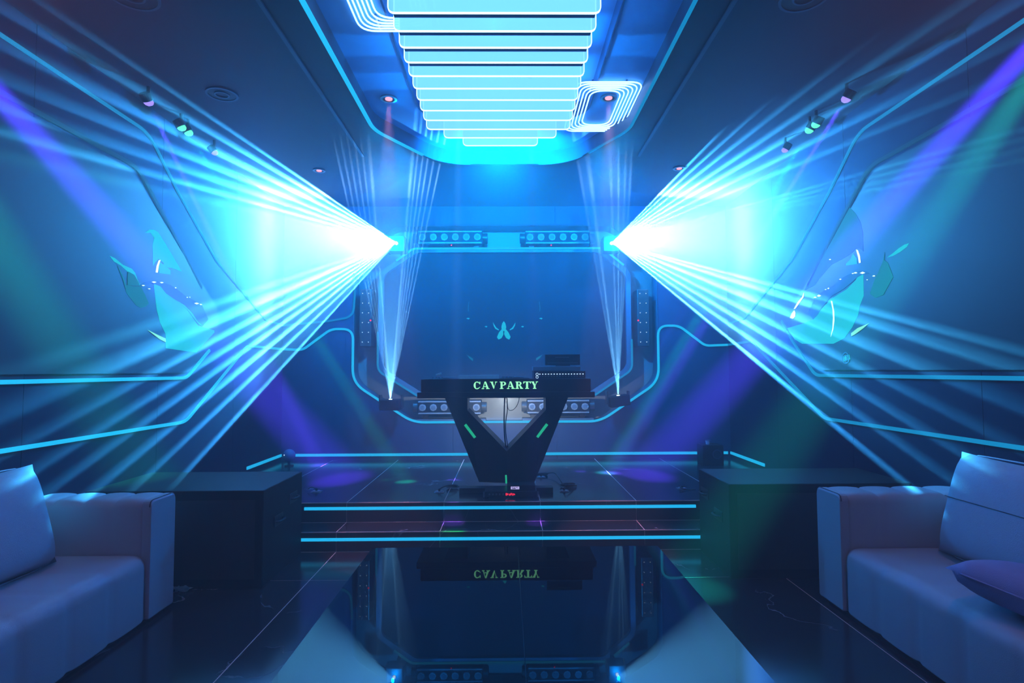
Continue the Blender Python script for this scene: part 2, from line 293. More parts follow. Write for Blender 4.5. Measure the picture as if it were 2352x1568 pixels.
# ------------------------------------------------------------------ lamps: beams in the haze
def spot(name, loc, to, deg, watts, col, parent=None, blend=.35, rad=.015):
    L = bpy.data.lights.new(name, 'SPOT'); L.energy = watts; L.color = col; L.spot_size = R(deg); L.spot_blend = blend; L.shadow_soft_size = rad
    o = bpy.data.objects.new(name, L); C.objects.link(o); d = Vector(to)-Vector(loc)
    mw = Matrix.Translation(loc) @ d.to_track_quat('-Z', 'Y').to_matrix().to_4x4()
    o.matrix_world = mw
    if parent: o.parent = parent; o.matrix_parent_inverse = parent.matrix_world.inverted() if False else Matrix.Translation(-Vector(parent.location))
    return o
DFALL, NEARW = 1.15, .6
def laser(name, loc, axis, deg, watts, ramps, sidew, depth, vertical=False, parent=None):
    """a laser projector: thin sheets of light fan out of one point. ramps: [(slope, value, colour)...]; depth = (t0, t1) how far the sheets spread towards the room"""
    o = spot(name, loc, Vector(loc)+Vector(axis), deg, watts, (1, 1, 1), parent, .15, .006)
    L = o.data; L.use_nodes = True; nt = L.node_tree; em = nt.nodes['Emission']; K = nt.links.new
    e = Vector(loc)-EYE; sx, sz = e.x/e.y, e.z/e.y
    g = nt.nodes.new('ShaderNodeNewGeometry')
    def dot(v):
        n = nt.nodes.new('ShaderNodeVectorMath'); n.operation = 'DOT_PRODUCT'; n.inputs[1].default_value = v; K(g.outputs['Normal'], n.inputs[0]); return n.outputs['Value']
    def mth(op, a, b=None):
        n = nt.nodes.new('ShaderNodeMath'); n.operation = op
        for i, q in enumerate((a, b)):
            if q is None: continue
            if isinstance(q, (int, float)): n.inputs[i].default_value = q
            else: K(q, n.inputs[i])
        return n.outputs[0]
    p = dot((sidew, -sx*sidew, 0)); q = dot((0, -sz, 1)); t = dot((0, -1, 0))
    if vertical: p, q = q, p
    pc = mth('MAXIMUM', p, .02)
    s = mth('DIVIDE', q, pc); tt = mth('DIVIDE', t, pc)
    outc = None; parts = []
    for stops in ramps:                                  # a colour ramp holds 32 stops
        while len(stops) > 29:
            x, v, c = stops[24]; e_ = min(.006, (stops[25][0]-x)*.5); parts.append(stops[:25]+[(x+e_, 0, c)]); stops = [(x, 0, c), (x+e_, v, c)]+stops[25:]
        parts.append(stops)
    for stops in parts:
        lo, hi = stops[0][0], stops[-1][0]
        mr = nt.nodes.new('ShaderNodeMapRange'); mr.inputs['From Min'].default_value = lo; mr.inputs['From Max'].default_value = hi; K(s, mr.inputs['Value'])
        cr = nt.nodes.new('ShaderNodeValToRGB'); el = cr.color_ramp.elements
        for i, (x, v, c) in enumerate(stops):
            x = (x-lo)/(hi-lo)
            if i < 2: ee = el[i]; ee.position = x
            else: ee = el.new(x)
            ee.color = (c[0]*v, c[1]*v, c[2]*v, 1)
        K(mr.outputs[0], cr.inputs[0])
        if outc is None: outc = cr.outputs[0]
        else:
            ad = nt.nodes.new('ShaderNodeVectorMath'); ad.operation = 'ADD'; K(outc, ad.inputs[0]); K(cr.outputs[0], ad.inputs[1]); outc = ad.outputs[0]
    d1 = nt.nodes.new('ShaderNodeMapRange'); d1.interpolation_type = 'SMOOTHSTEP'; d1.inputs['From Min'].default_value = depth[0]-.25; d1.inputs['From Max'].default_value = depth[0]+.25; K(tt, d1.inputs['Value'])
    d2 = nt.nodes.new('ShaderNodeMapRange'); d2.interpolation_type = 'SMOOTHSTEP'; d2.inputs['From Min'].default_value = depth[1]+(.5 if vertical else .15); d2.inputs['From Max'].default_value = depth[1]-(.5 if vertical else .15); K(tt, d2.inputs['Value'])
    wt = mth('DIVIDE', 1.0, mth('ADD', 1.0, mth('MULTIPLY', mth('MULTIPLY', tt, tt), DFALL)))
    ok = mth('MULTIPLY', wt, mth('MULTIPLY', mth('MULTIPLY', d1.outputs[0], d2.outputs[0]), mth('GREATER_THAN', p, .02)))
    if not vertical:                                     # a denser, whiter core close to the wall side of the fan
        near = mth('DIVIDE', NEARW, mth('ADD', 1.0, mth('MULTIPLY', mth('POWER', mth('ABSOLUTE', tt), 2.0), 10.0)))
        bl = nt.nodes.new('ShaderNodeVectorMath'); bl.operation = 'DOT_PRODUCT'; bl.inputs[1].default_value = (0, 0, 1); K(outc, bl.inputs[0])
        sc_ = nt.nodes.new('ShaderNodeVectorMath'); sc_.operation = 'SCALE'; sc_.inputs[0].default_value = (.45, .80, 1.0); K(mth('MULTIPLY', bl.outputs['Value'], near), sc_.inputs[3])
        ad = nt.nodes.new('ShaderNodeVectorMath'); ad.operation = 'ADD'; K(outc, ad.inputs[0]); K(sc_.outputs[0], ad.inputs[1]); outc = ad.outputs[0]
    K(outc, em.inputs['Color']); K(ok, em.inputs['Strength'])
    return o
def ramp(beams, fills, col, fillcol, lo, hi):
    """beams: (slope, value, half width); fills: (slope, value) piecewise between; -> stops with a clear base line"""
    def base(x):
        if x <= fills[0][0]: return fills[0][1]
        for (a, u), (b, v) in zip(fills, fills[1:]):
            if x <= b: return u+(v-u)*(x-a)/(b-a)
        return fills[-1][1]
    st = [(lo-.004, 0, fillcol), (lo+.004, base(lo+.004), fillcol)]
    for b in sorted(beams):
        s, v, w = b[:3]; ws = b[3] if len(b) > 3 else w
        if hi-lo > .5: w, ws = w*1.25, ws*1.25
        for x, val, c in ((s-ws, base(s-ws), fillcol), (s, v, col), (s+w, base(s+w), fillcol)):
            if x > st[-1][0]+1e-4: st.append((x, val, c))
    if hi-.004 > st[-1][0]: st.append((hi-.004, base(hi-.004), fillcol))
    st.append((max(hi+.004, st[-1][0]+.001), 0, fillcol))
    return st
# ------------------------------------------------------------------ laser projectors
def projector(name, loc, label, rz=0, tilt=0, up=False):
    t = empty(name, loc, label, 'laser projector', 'laser projectors in the corners of the back niche')
    bm = bx(-.11, .11, -.02, .20, -.12, .0) if up else bx(-.09, .09, .02, .20, -.09, .09)
    o = link('housing', bm, 'black', t, bevel=.008)
    if tilt: o.rotation_euler = (0, tilt, 0)
    q = B(); cyl(q, (0, .06, -.002), (0, .06, .004), .018) if up else cyl(q, (0, .0, 0), (0, .022, 0), .016)
    link('aperture', q, 'hot', t, smooth=False)
    for xx in (-.13, .115) if up else (-.105, .09): link('bracket', bx(xx, xx+.015, .05, .16, -.10, .05), 'plastic', t)
    link('mounting_arm', bx(-.02, .02, .18, YB+.245-loc[1], -.06, -.03), 'plastic', t)
    return t
CY, AZ, FILL, BL = (.035, .48, 1.0), (.10, .55, 1.0), (.03, .38, 1.0), (.05, .32, 1.0)
pl = PY(910, 558, 6.5); pr = PY(1405, 558, 6.5)
tl_ = projector('laser_projector', pl, 'small laser projector throwing a wide white-cyan fan to the left')
tr_ = projector('laser_projector', pr, 'small laser projector throwing a wide white-cyan fan to the right')
KL = [(.283, 1.1, .020, .012), (.345, .9, .03, .010), (.415, .95, .032, .010), (.503, 1.1, .035, .012), (.595, .9, .03, .010), (.68, .8, .02, .008)]
up_l = ramp([(.225, .55, .02)] + KL, [(0, .42), (.2, .50), (.30, .36), (.5, .18), (.68, .03), (.7, 0)], CY, FILL, .0, .72)
dn_l = ramp([(-s, v, a, b) for s, v, b, a in ((.45, .9, .02, .05), (.55, .8, .012, .03), (.643, .8, .012, .03), (.73, .75, .012, .03), (.84, .8, .012, .035), (.96, .6, .010, .03), (1.12, .55, .010, .03))] + [(-.34, .45, .03)],
            [(-1.14, 0), (-1.1, .06), (-.7, .12), (-.4, .26), (-.2, .28), (0, .42)], CY, FILL, -1.16, .0)
for o_ in (pl, pr): pass
LASW = 52000
laser('laser_light', pl-Vector((0, .02, 0)), (-1, -1.3, 0), 126, LASW, [up_l, dn_l], -1, (.0, 1.95), parent=tl_)
up_r = ramp([(.20, .5, .008), (.225, .5, .008), (.25, .5, .008), (.275, .55, .008), (.416, .5, .02, .01), (.494, .6, .025, .01), (.584, .8, .03, .01), (.669, .65, .03, .01), (.78, .65, .03, .012), (.89, .65, .03, .01), (1.018, .75, .012, .03)],
            [(0, .42), (.2, .44), (.4, .28), (.7, .14), (.95, .05), (1.03, 0)], CY, FILL, .0, 1.05)
dn_r = ramp([(-s, v, a, b) for s, v, b, a in ((.275, .85, .012, .02), (.325, .85, .012, .03), (.42, .75, .012, .04), (.52, .6, .012, .03), (.62, .6, .012, .03), (.72, .55, .012, .03), (.835, .9, .02, .014))],
            [(-.86, 0), (-.8, .08), (-.4, .20), (-.2, .28), (0, .42)], CY, FILL, -.88, .0)
laser('laser_light', pr-Vector((0, .02, 0)), (1, -1.3, 0), 126, LASW, [up_r, dn_r], 1, (.0, 1.95), parent=tr_)
def halo_fill(p, parent, w, col):  # added point light imitates the glow scattered in the haze
    L = bpy.data.lights.new('halo_fill_light', 'POINT'); L.energy = w; L.color = col; L.shadow_soft_size = .01
    o = bpy.data.objects.new('halo_fill_light', L); C.objects.link(o); o.parent = parent; o.location = Vector(p)-Vector(parent.location)
halo_fill(pl-Vector((0, .06, 0)), tl_, 200, (.0, .25, 1.0)); halo_fill(pr-Vector((0, .06, 0)), tr_, 200, (.0, .25, 1.0))
ql = PY(897, 917, 6.55); qr = PY(1420, 908, 6.55)
bl_ = projector('laser_projector', ql-Vector((0, .06, 0)), 'laser projector at the lower left of the niche throwing a broad cone upwards', up=True)
br_ = projector('laser_projector', qr-Vector((0, .06, 0)), 'laser projector at the lower right of the niche throwing a narrow cone upwards', up=True, tilt=-.15)
fl = ramp([(-.225, .5, .006), (-.198, .5, .006), (-.172, .5, .006), (-.146, .55, .006), (-.12, .6, .006), (-.09, .8, .01), (.085, .9, .01), (.105, .8, .005), (.128, .9, .005), (.150, .9, .005), (.176, .8, .005), (.205, .8, .005)],
          [(-.23, .0), (-.12, .15), (-.1, .35), (.08, .35), (.1, .2), (.21, 0)], (.22, .62, 1), (.12, .50, 1), -.24, .225)
laser('laser_light', ql+Vector((0, 0, .01)), (0, -.55, 1), 80, 13000, [fl], 1, (.1, .5), True, bl_)
fr = ramp([(-.16, .35, .01), (-.115, .6, .015), (-.02, .6, .01), (.015, .8, .008), (.045, .5, .008), (.07, .4, .008)], [(-.17, .0), (-.15, .2), (.06, .2), (.08, 0)], (.22, .62, 1), (.12, .50, 1), -.18, .10)
laser('laser_light', qr+Vector((0, 0, .01)), (0, -.55, 1), 80, 10000, [fr], 1, (.1, .5), True, br_)
# ------------------------------------------------------------------ ceiling beam lamps and their coloured beams
def beam_lamp(loc, label, glowm, to=None, deg=3, w=0, col=(1, 1, 1), r=.035):
    t = empty('beam_lamp', loc, label, 'stage lamp', 'small beam lamps under the ceiling along both walls')
    d = (Vector(to)-Vector(loc)).normalized() if to is not None else Vector((0, 0, -1))
    bm = B(); cyl(bm, -d*.055, d*.0, r*1.05, 16); link('body', bm, 'black', t, bevel=.004)
    bm = B(); cyl(bm, Vector((0, 0, .0)), Vector((0, 0, ZC-loc[2]+.0)), .012, 8) if ZC-loc[2] > .01 else cyl(bm, (0, 0, -.01), (0, 0, .02), .03, 12)
    link('mount', bm, 'plastic', t)
    bm = bmesh.new(); bmesh.ops.create_icosphere(bm, subdivisions=2, radius=r*.95)
    for v in bm.verts: v.co = Vector((v.co.x, v.co.y, v.co.z*.8))+d*.006
    link('lens', bm, glowm, t, smooth=True)
    if w: spot('lamp_light', Vector(loc)+d*.05, to, deg, w*BEAM, col, t, 1.0)
    return t
BEAM = 20
PUR, GRN = (.10, .04, 1.0), (.0, .85, .45)
zl = 3.2
def cl(px, py, z=zl): return PZ(px, py, z)
beam_lamp(cl(340, 232), 'violet beam lamp under the left ceiling edge, nearest of the lit row', 'purpleglow', (-2.08, 6.5, .3), 3.6, 2200, PUR, .035)
beam_lamp(cl(416, 291), 'green beam lamp under the left ceiling edge, left of the touching pair', 'puregreen', (-1.15, 5.6, .3), 2.6, 120, GRN, .035)
beam_lamp(cl(432, 303), 'green beam lamp under the left ceiling edge, right of the touching pair', 'puregreen', (-.95, 5.5, .3), 3.6, 700, GRN, .035)
beam_lamp(cl(492, 349), 'small pale violet beam lamp under the left ceiling edge, farthest of the row', 'purpleglow', (-.5, 5.6, .3), 2.6, 500, PUR, .03)
beam_lamp(cl(1945, 225), 'violet beam lamp under the right ceiling edge, nearest of the lit row', 'purpleglow', (1.05, 5.9, .3), 3.6, 2200, PUR, .035)
beam_lamp(cl(1875, 284), 'green beam lamp under the right ceiling edge, right of the touching pair', 'puregreen', (1.2, 6.2, .3), 2.6, 120, GRN, .035)
beam_lamp(cl(1860, 297), 'green beam lamp under the right ceiling edge, left of the touching pair', 'puregreen', (1.0, 5.9, .3), 3.8, 900, (.0, .8, .75), .035)
beam_lamp(cl(1804, 343), 'small pale violet beam lamp under the right ceiling edge, farthest of the row', 'purpleglow', (.75, 6.0, .3), 2.6, 500, PUR, .03)
# lamps nearer than the frame shows, whose beams cross the picture
beam_lamp((-2.45, 1.71, 3.2), 'violet beam lamp near the front of the left wall', 'purpleglow', PZ(785, 1100, .3), 7.0, 2600, (.08, .03, 1.0))
beam_lamp((-2.50, 1.85, 3.2), 'green beam lamp near the front of the left wall', 'puregreen', (-2.62, 4.0, .75), 12, 330, (.0, .6, .30))
beam_lamp((2.45, 1.75, 3.2), 'violet beam lamp near the front of the right wall', 'purpleglow', PZ(1480, 1090, .3), 7.0, 2600, (.08, .03, 1.0))
beam_lamp((2.50, 2.05, 3.2), 'green beam lamp near the front of the right wall', 'puregreen', PZ(1640, 1250, .3), 9, 330, (.0, .6, .42))
for tgt, col, w, lab_ in ((PZ(1040, 1200, .15), (.2, .06, 1.0), 110, 'small violet pin lamp whose spot falls left on the lower stage step'), (PZ(1233, 1200, .15), (.2, .06, 1.0), 110, 'small violet pin lamp whose spot falls right of the middle on the lower stage step'),
        (PZ(1040, 1226, .13), (.0, 1.0, .15), 40, 'small green pin lamp whose spot falls on the edge of the lower stage step')):
    beam_lamp((tgt.x*.7, tgt.y-.9, 3.26), lab_, 'plastic', tgt, 4, w*1.6, col, .02)
# ------------------------------------------------------------------ downlights and ceiling speakers
def downlight(p, r, label, w, lit='pink', deg=26):
    t = empty('downlight', p, label, 'downlight', 'round recessed downlights')
    bm = B(); ribbon(bm, [Vector((math.cos(a*math.pi/12)*r, math.sin(a*math.pi/12)*r)) for a in range(24)], .018, .012, lambda u, v, h: (u, v, -h), True)
    link('bezel', bm, 'metal', t, smooth=False)
    bm = B(); cyl(bm, (0, 0, .001), (0, 0, -.004), r*.9, 24); link('reflector', bm, 'plastic', t)
    bm = B(); cyl(bm, (0, 0, -.003), (0, 0, -.012), r*.5, 20); link('lens', bm, lit, t)
    if w: spot('lamp_light', p+Vector((0, 0, -.03)), p+Vector((0, 0, -2)), deg, w, (1, .38, .55), t, .5, .02)
downlight(PZ(893, 225, ZK), .055, 'lit pinkish downlight in the left of the ceiling coffer', 380, deg=17)
downlight(PZ(1398, 223, ZK), .055, 'lit pinkish downlight inside the right neon coil of the ceiling', 380, deg=17)
downlight(PZ(733, 390, ZC), .05, 'small reddish downlight in the dark ceiling left of the coffer end', 2, deg=20)
downlight(PZ(1560, 385, ZC), .05, 'small reddish downlight in the dark ceiling right of the coffer end', 4, deg=20)
downlight(Vector((-1.75, 1.9, ZC)), .05, 'reddish downlight in the near part of the left ceiling', 22, deg=120)
downlight(Vector((1.75, 1.9, ZC)), .05, 'reddish downlight in the near part of the right ceiling', 22, deg=120)
def ceiling_speaker(p, r, label):
    t = empty('ceiling_speaker', p, label, 'speaker', 'round ceiling speakers')
    circ = lambda rr: [Vector((math.cos(a*math.pi/16)*rr, math.sin(a*math.pi/16)*rr)) for a in range(32)]
    bm = B(); ribbon(bm, circ(r), .014, .01, lambda u, v, h: (u, v, -h), True); link('rim', bm, 'frame', t)
    bm = B(); cyl(bm, (0, 0, .001), (0, 0, -.006), r*.94, 32); link('grille', bm, 'black', t)
    bm = B(); ribbon(bm, circ(r*.45), .01, .008, lambda u, v, h: (u, v, -.004-h), True); link('inner_ring', bm, 'frame', t)
ceiling_speaker(PZ(510, 215, ZC), .10, 'round ceiling speaker in the dark ceiling at upper left')
ceiling_speaker(PZ(305, -12, ZC), .12, 'round ceiling speaker at the top left edge of the photo')
ceiling_speaker(PZ(1848, -8, ZC), .12, 'round ceiling speaker at the top right edge of the photo')
# ------------------------------------------------------------------ ladder of acrylic plates
lad = empty('ceiling_light', (0, 3.5, 3.1), 'ladder-shaped ceiling light of hanging rounded acrylic plates glowing cyan', 'ceiling light')
cx = -.052
for k in range(-6, 12):
    hw = .525 if k < 10 else (.425 if k == 10 else .292); y = 2.775+.1535*k; ccx = cx if k < 10 else -.041
    pl2 = V2((ccx-hw, 3.31), (ccx-hw, 3.10), (ccx+hw, 3.10), (ccx+hw, 3.31))
    path = rounded(pl2, [0, .035, .035, 0])
    bm = B(); prism(bm, [path], lambda u, v, h: (u, y-h, v), -.004, .004); o = link('plate', bm, 'acrylic', lad); o.location = -Vector(lad.location)
    bm = B(); ribbon(bm, path, .005, .012, lambda u, v, h: (u, y+.006-h, v)); o2 = link('lit_edge', bm, 'edge', o)
for xx in (-.40, .30):
    bm = B(); box(bm, xx-.012, xx+.012, 1.75, 4.50, 3.305, 3.325)
    for yy in (1.9, 2.7, 3.5, 4.3): cyl(bm, (xx, yy, 3.32), (xx, yy, ZK+.10), .004, 6)
    o = link('support_rail', bm, 'metal', lad); o.location = -Vector(lad.location)
bm = B()
for k in range(-6, 4): box(bm, cx-.50, cx+.50, 2.775+.1535*k+.008, 2.775+.1535*k+.035, 3.098, 3.108)  # dark bars added to draw the dark gaps between the near plates
o = link('gap_bar', bm, 'lip', lad); o.location = -Vector(lad.location); o['kind'] = 'stuff'
for k_ in (-3, 1, 5, 8):                                # added unseen spots brighten the tray and the coffer
    yy = 2.775+.1535*(k_+.5); spot('ladder_fill_spot', (cx, yy, 3.14), (cx, yy, 4), 168, 80, (.0, .36, 1.0), lad, .3, .03)
spot('ladder_fill_spot', (cx, 4.56, 3.16), (cx, 6.85, 2.9), 125, 1700, (.0, .30, 1.0), lad, .8, .03)  # added unseen spot brightens the upper back wall and the haze before it
# ------------------------------------------------------------------ neon coils
def coil(x0, x1, y0, y1, n, label, step=.026):
    t = empty('neon_coil', ((x0+x1)/2, (y0+y1)/2, ZK-.02), label, 'neon light', 'nested neon tube coils on the ceiling')
    for i in range(n):
        d = i*step
        pts = rounded(V2((x0+d, y0+d), (x1-d, y0+d), (x1-d, y1-d), (x0+d, y1-d)), .10, True, 6)
        bm = B(); tube(bm, [(p.x-t.location.x, p.y-t.location.y, 0) for p in pts], .0055, 6, True); link('neon_tube', bm, 'neon', t, smooth=True)
    bm = B()
    for fx, fy in ((.25, 0), (.75, 0), (.25, 1), (.75, 1)):
        xx = x0+(x1-x0)*fx-t.location.x; yy = y0+.07 if fy == 0 else y1-.07; yy -= t.location.y
        box(bm, xx-.006, xx+.006, yy-.07, yy+.07, .006, .02)
    link('clip', bm, 'metal', t)
coil(PZ(1318, 200, ZK).x, PZ(1468, 205, ZK).x, PZ(1430, 182, ZK).y, PZ(1420, 296, ZK).y, 6, 'white neon coil of nested rounded rectangles right of the ladder light')
coil(PZ(806, 10, ZK).x, -.40, 2.45, PZ(850, 64, ZK).y, 6, 'white nested neon coil left of the ladder light, cut by the top edge')
# ------------------------------------------------------------------ screens
def shape(pts, to3, m, parent, h0, name='screen_image', sm=2):
    bm = B(); P = [Vector(p) for p in pts]
    prism(bm, [P], to3, h0, h0+.0015); return link(name, bm, m, parent)
bs = tag(link('display_screen', prism(B(), [rounded(V2(*[(p.x*.965, 1.90+(p.y-1.90)*.955) for p in INN]), .14, True)], back3(YB+.06), 0, .03), 'screen'), 'large dark LED screen in the back niche showing a faint cyan moth', 'screen')
fb = B(); prism(fb, [INR, rounded(V2(*[(p.x*.962, 1.90+(p.y-1.90)*.95) for p in INN]), .14, True)[::-1]], back3(YB+.20), 0, .225); link('screen_frame', fb, 'frame', bs)
s3 = back3(YB+.03)
def bpts(l): return [bz2(*p) for p in l]
def bz2(px, py): p = PY(px, py, YB+.03); return (p.x, p.z)
zoomp = lambda l: bpts([(760+x/2.8, 460+y/2.8) for x, y in l])
sm = lambda l: [tuple(v)[:2] for v in spline([(x, y, 0) for x, y in l], 4)]
shape(zoomp([(1112, 776), (1122, 790), (1128, 815), (1122, 840), (1102, 840), (1096, 815), (1102, 790)]), s3, 'teal', bs, .0)
shape(zoomp([(1104, 822), (1080, 850), (1068, 880), (1078, 895), (1098, 885), (1110, 860)]), s3, 'teal', bs, .0)
shape(zoomp([(1120, 822), (1142, 848), (1156, 878), (1147, 895), (1127, 885), (1114, 860)]), s3, 'teal', bs, .0)
arc = [(1042, 782), (1046, 805), (1058, 826), (1080, 836), (1080, 830), (1064, 818), (1052, 800)]
shape(zoomp(arc), s3, 'teal', bs, .0); shape(zoomp([(2230-x, y) for x, y in arc]), s3, 'teal', bs, .0)
shape(zoomp([(886, 650), (880, 690), (882, 714), (887, 714), (886, 690), (890, 652)]), s3, 'tealdim', bs, .0); shape(zoomp([(1342, 650), (1348, 690), (1346, 714), (1341, 714), (1342, 690), (1338, 652)]), s3, 'tealdim', bs, .0)
for x, y, a, b in ((882, 760, 12, 5), (997, 812, 10, 5), (1232, 812, 10, 5), (1350, 760, 12, 5)):
    shape(zoomp([(x-a, y), (x, y-b), (x+a, y-b*.4), (x+a*.4, y+b)]), s3, 'teal', bs, .0)
shape(zoomp([(872, 990), (915, 1018), (913, 1034), (893, 1018)]), s3, 'tealdim', bs, .0); shape(zoomp([(1362, 990), (1320, 1014), (1320, 1032), (1344, 1014)]), s3, 'tealdim', bs, .0)
for s, nm in ((-1, 'left'), (1, 'right')):
    poly = [(YF+.3, 1.33), (4.82, 1.33), (5.30, 1.66), (5.30, 1.90), (4.65, 2.33), (4.05, 2.76), (YF+.3, 2.76)]
    scn = tag(link('display_screen', prism(B(), [rounded(V2(*poly), [0, .2, .2, .2, .2, .3, 0], True)], side3(s), .0, .012), 'screen'), f'wide LED screen on the {nm} wall showing fragments of a cyan machine face', 'screen')
    t3 = lambda u, v, h, s=s: (s*(XW-.012-h), u, v)
    def sp(l, s=s): return [tuple(PX(x, y, s*(XW-.0125)))[1:] for x, y in l]
    if s < 0: zz = lambda l: sp([(180+x/3.92, 460+y/3.92) for x, y in l])
    else: zz = lambda l: sp([(1700+x/3.92, 460+y/3.92) for x, y in l])
    if s < 0:
        shape(zz([(600, 290), (640, 262), (680, 265), (715, 285), (790, 400), (930, 640), (840, 608), (780, 600), (765, 560), (720, 525), (690, 560), (672, 590), (668, 400), (682, 340), (650, 292)]), t3, 'teal', scn, 0)
        shape(zz([(735, 560), (770, 580), (828, 630), (828, 668), (725, 655), (722, 600)]), t3, 'teal', scn, .001)
        shape(zz([(738, 536), (722, 590), (714, 650), (695, 648), (703, 590), (722, 540)]), t3, 'white', scn, .001)
        shape(zz([(678, 755), (760, 765), (800, 830), (900, 900), (960, 960), (1020, 1040), (1080, 1130), (1225, 1170), (1224, 1190), (1120, 1300), (1060, 1370), (785, 1330), (785, 1200), (735, 1100), (705, 980)]), t3, 'teal', scn, 0)
        shape(zz([(560, 765), (600, 738), (680, 722), (760, 735), (840, 765), (900, 810), (960, 860), (1040, 900), (1110, 940), (1168, 1070), (1120, 1130), (1080, 1100), (1020, 1010), (950, 935), (860, 890), (790, 840), (740, 775), (660, 745)]), t3, 'sblue', scn, .0018)
        shape(zz([(732, 770), (780, 835), (860, 890), (950, 940), (1020, 1012), (1075, 1095), (1120, 1130), (1090, 1122), (1050, 1080), (980, 985), (900, 920), (800, 862), (745, 810)]), t3, 'white' if False else 'teal', scn, .003)
        for x, y, a, b in ((675, 736, 22, 7), (745, 740, 18, 6), (1060, 928, 22, 8), (1098, 937, 12, 6), (870, 787, 9, 5), (975, 873, 8, 4), (998, 871, 6, 4), (578, 766, 16, 5), (632, 796, 14, 4)):
            shape(zz([(x-a, y-b*.3), (x, y-b), (x+a, y), (x, y+b)]), t3, 'white', scn, .005)
        shape(zz([(620, 1165), (700, 1205), (782, 1243), (785, 1278), (730, 1250), (670, 1205)]), t3, 'mint', scn, .003)
        shape(zz([(280, 498), (330, 522), (400, 580), (480, 615), (510, 650), (535, 720), (560, 770), (540, 745), (490, 690), (430, 630), (380, 585), (320, 550)]), t3, 'teal', scn, 0)
        shape(zz([(420, 760), (500, 775), (560, 775), (600, 850), (635, 930), (600, 960), (560, 968), (520, 945), (460, 870), (430, 830)]), t3, 'tealdim', scn, 0)
        shape(zz([(350, 590), (372, 620), (410, 700), (440, 800), (420, 790), (402, 720)]), t3, 'tealdim', scn, .001)
        shape(zz([(445, 640), (500, 670), (540, 740), (550, 768), (440, 765), (440, 700)]), t3, 'tealdim', scn, .002)
    else:
        shape(zz([(988, 65), (1040, 120), (1085, 200), (1105, 290), (1110, 460), (1080, 430), (1045, 432), (1000, 480), (900, 540), (820, 580), (760, 650), (700, 720), (680, 760), (580, 810), (660, 650), (740, 520), (850, 320), (930, 170)]), t3, 'tealdim', scn, 0)
        shape(zz([(1020, 480), (1050, 520), (1055, 572), (955, 588), (955, 570), (990, 535)]), t3, 'teal', scn, .001)
        shape(zz([(1045, 442), (1062, 450), (1080, 500), (1086, 560), (1072, 565), (1064, 510)]), t3, 'white', scn, .001)
        shape(zz([(1110, 668), (1112, 860), (1080, 940), (1060, 1040), (1010, 1140), (940, 1240), (840, 1290), (560, 1290), (490, 1250), (425, 1150), (560, 1110), (660, 1072), (730, 980), (830, 880), (960, 800), (1040, 720), (1060, 680)]), t3, 'teal', scn, 0)
        shape(zz([(1165, 655), (1120, 635), (1050, 640), (980, 665), (910, 705), (840, 770), (770, 800), (680, 865), (615, 1010), (660, 1070), (700, 1030), (740, 960), (830, 860), (930, 800), (1000, 745), (1060, 690), (1100, 670)]), t3, 'sblue', scn, .0018)
        shape(zz([(578, 828), (575, 870), (540, 920), (500, 975), (485, 980), (520, 915), (560, 870)]), t3, 'white', scn, .003)
        shape(zz([(490, 988), (501, 1010), (498, 1045), (480, 1065), (450, 1058), (465, 1020)]), t3, 'white', scn, .003)
        shape(zz([(820, 905), (832, 905), (850, 1000), (852, 1080), (842, 1160), (818, 1230), (835, 1150), (840, 1060), (836, 980)]), t3, 'white', scn, .003)
        shape(zz([(1165, 1105), (1100, 1160), (1030, 1210), (1003, 1222), (1003, 1195), (1060, 1150)]), t3, 'mint', scn, .003)
        for x, y, a, b in ((1108, 652, 24, 10), (1045, 652, 18, 7), (1020, 658, 10, 5), (908, 710, 12, 5), (715, 858, 20, 10), (680, 872, 16, 6), (1210, 680, 14, 6), (1150, 714, 7, 4), (815, 532, 10, 5), (800, 792, 9, 6), (775, 802, 8, 4)):
            shape(zz([(x-a, y+b*.3), (x, y-b), (x+a, y), (x, y+b)]), t3, 'white', scn, .005)
        shape(zz([(1520, 386), (1500, 420), (1440, 465), (1380, 498), (1322, 516), (1370, 480), (1430, 430), (1480, 398)]), t3, 'teal', scn, 0)
        shape(zz([(1303, 466), (1290, 540), (1250, 640), (1210, 720), (1170, 840), (1220, 880), (1290, 850), (1350, 740), (1380, 690), (1330, 560), (1300, 540)]), t3, 'tealdim', scn, .001)
        lg = empty('wall_sticker', PX(1943, 822, XW-.014), 'small pale diamond sticker with rings near the bottom of the right wall screen', 'sticker')
        c0 = Vector(lg.location)
        bm = B(); prism(bm, [V2(*zz([(922, 1406), (985, 1387), (994, 1430), (928, 1453)]))], t3, .002, .004); o = link('diamond', bm, 'teal', lg); o.location = -c0
        for rr in (.042, .022):
            bm = B(); ribbon(bm, [Vector((c0.y+math.cos(a*math.pi/8)*rr, c0.z+math.sin(a*math.pi/8)*rr)) for a in range(16)], .008, .003, lambda u, v, h: (XW-.016-h, u, v), True); o = link('ring', bm, 'sblue', lg); o.location = -c0
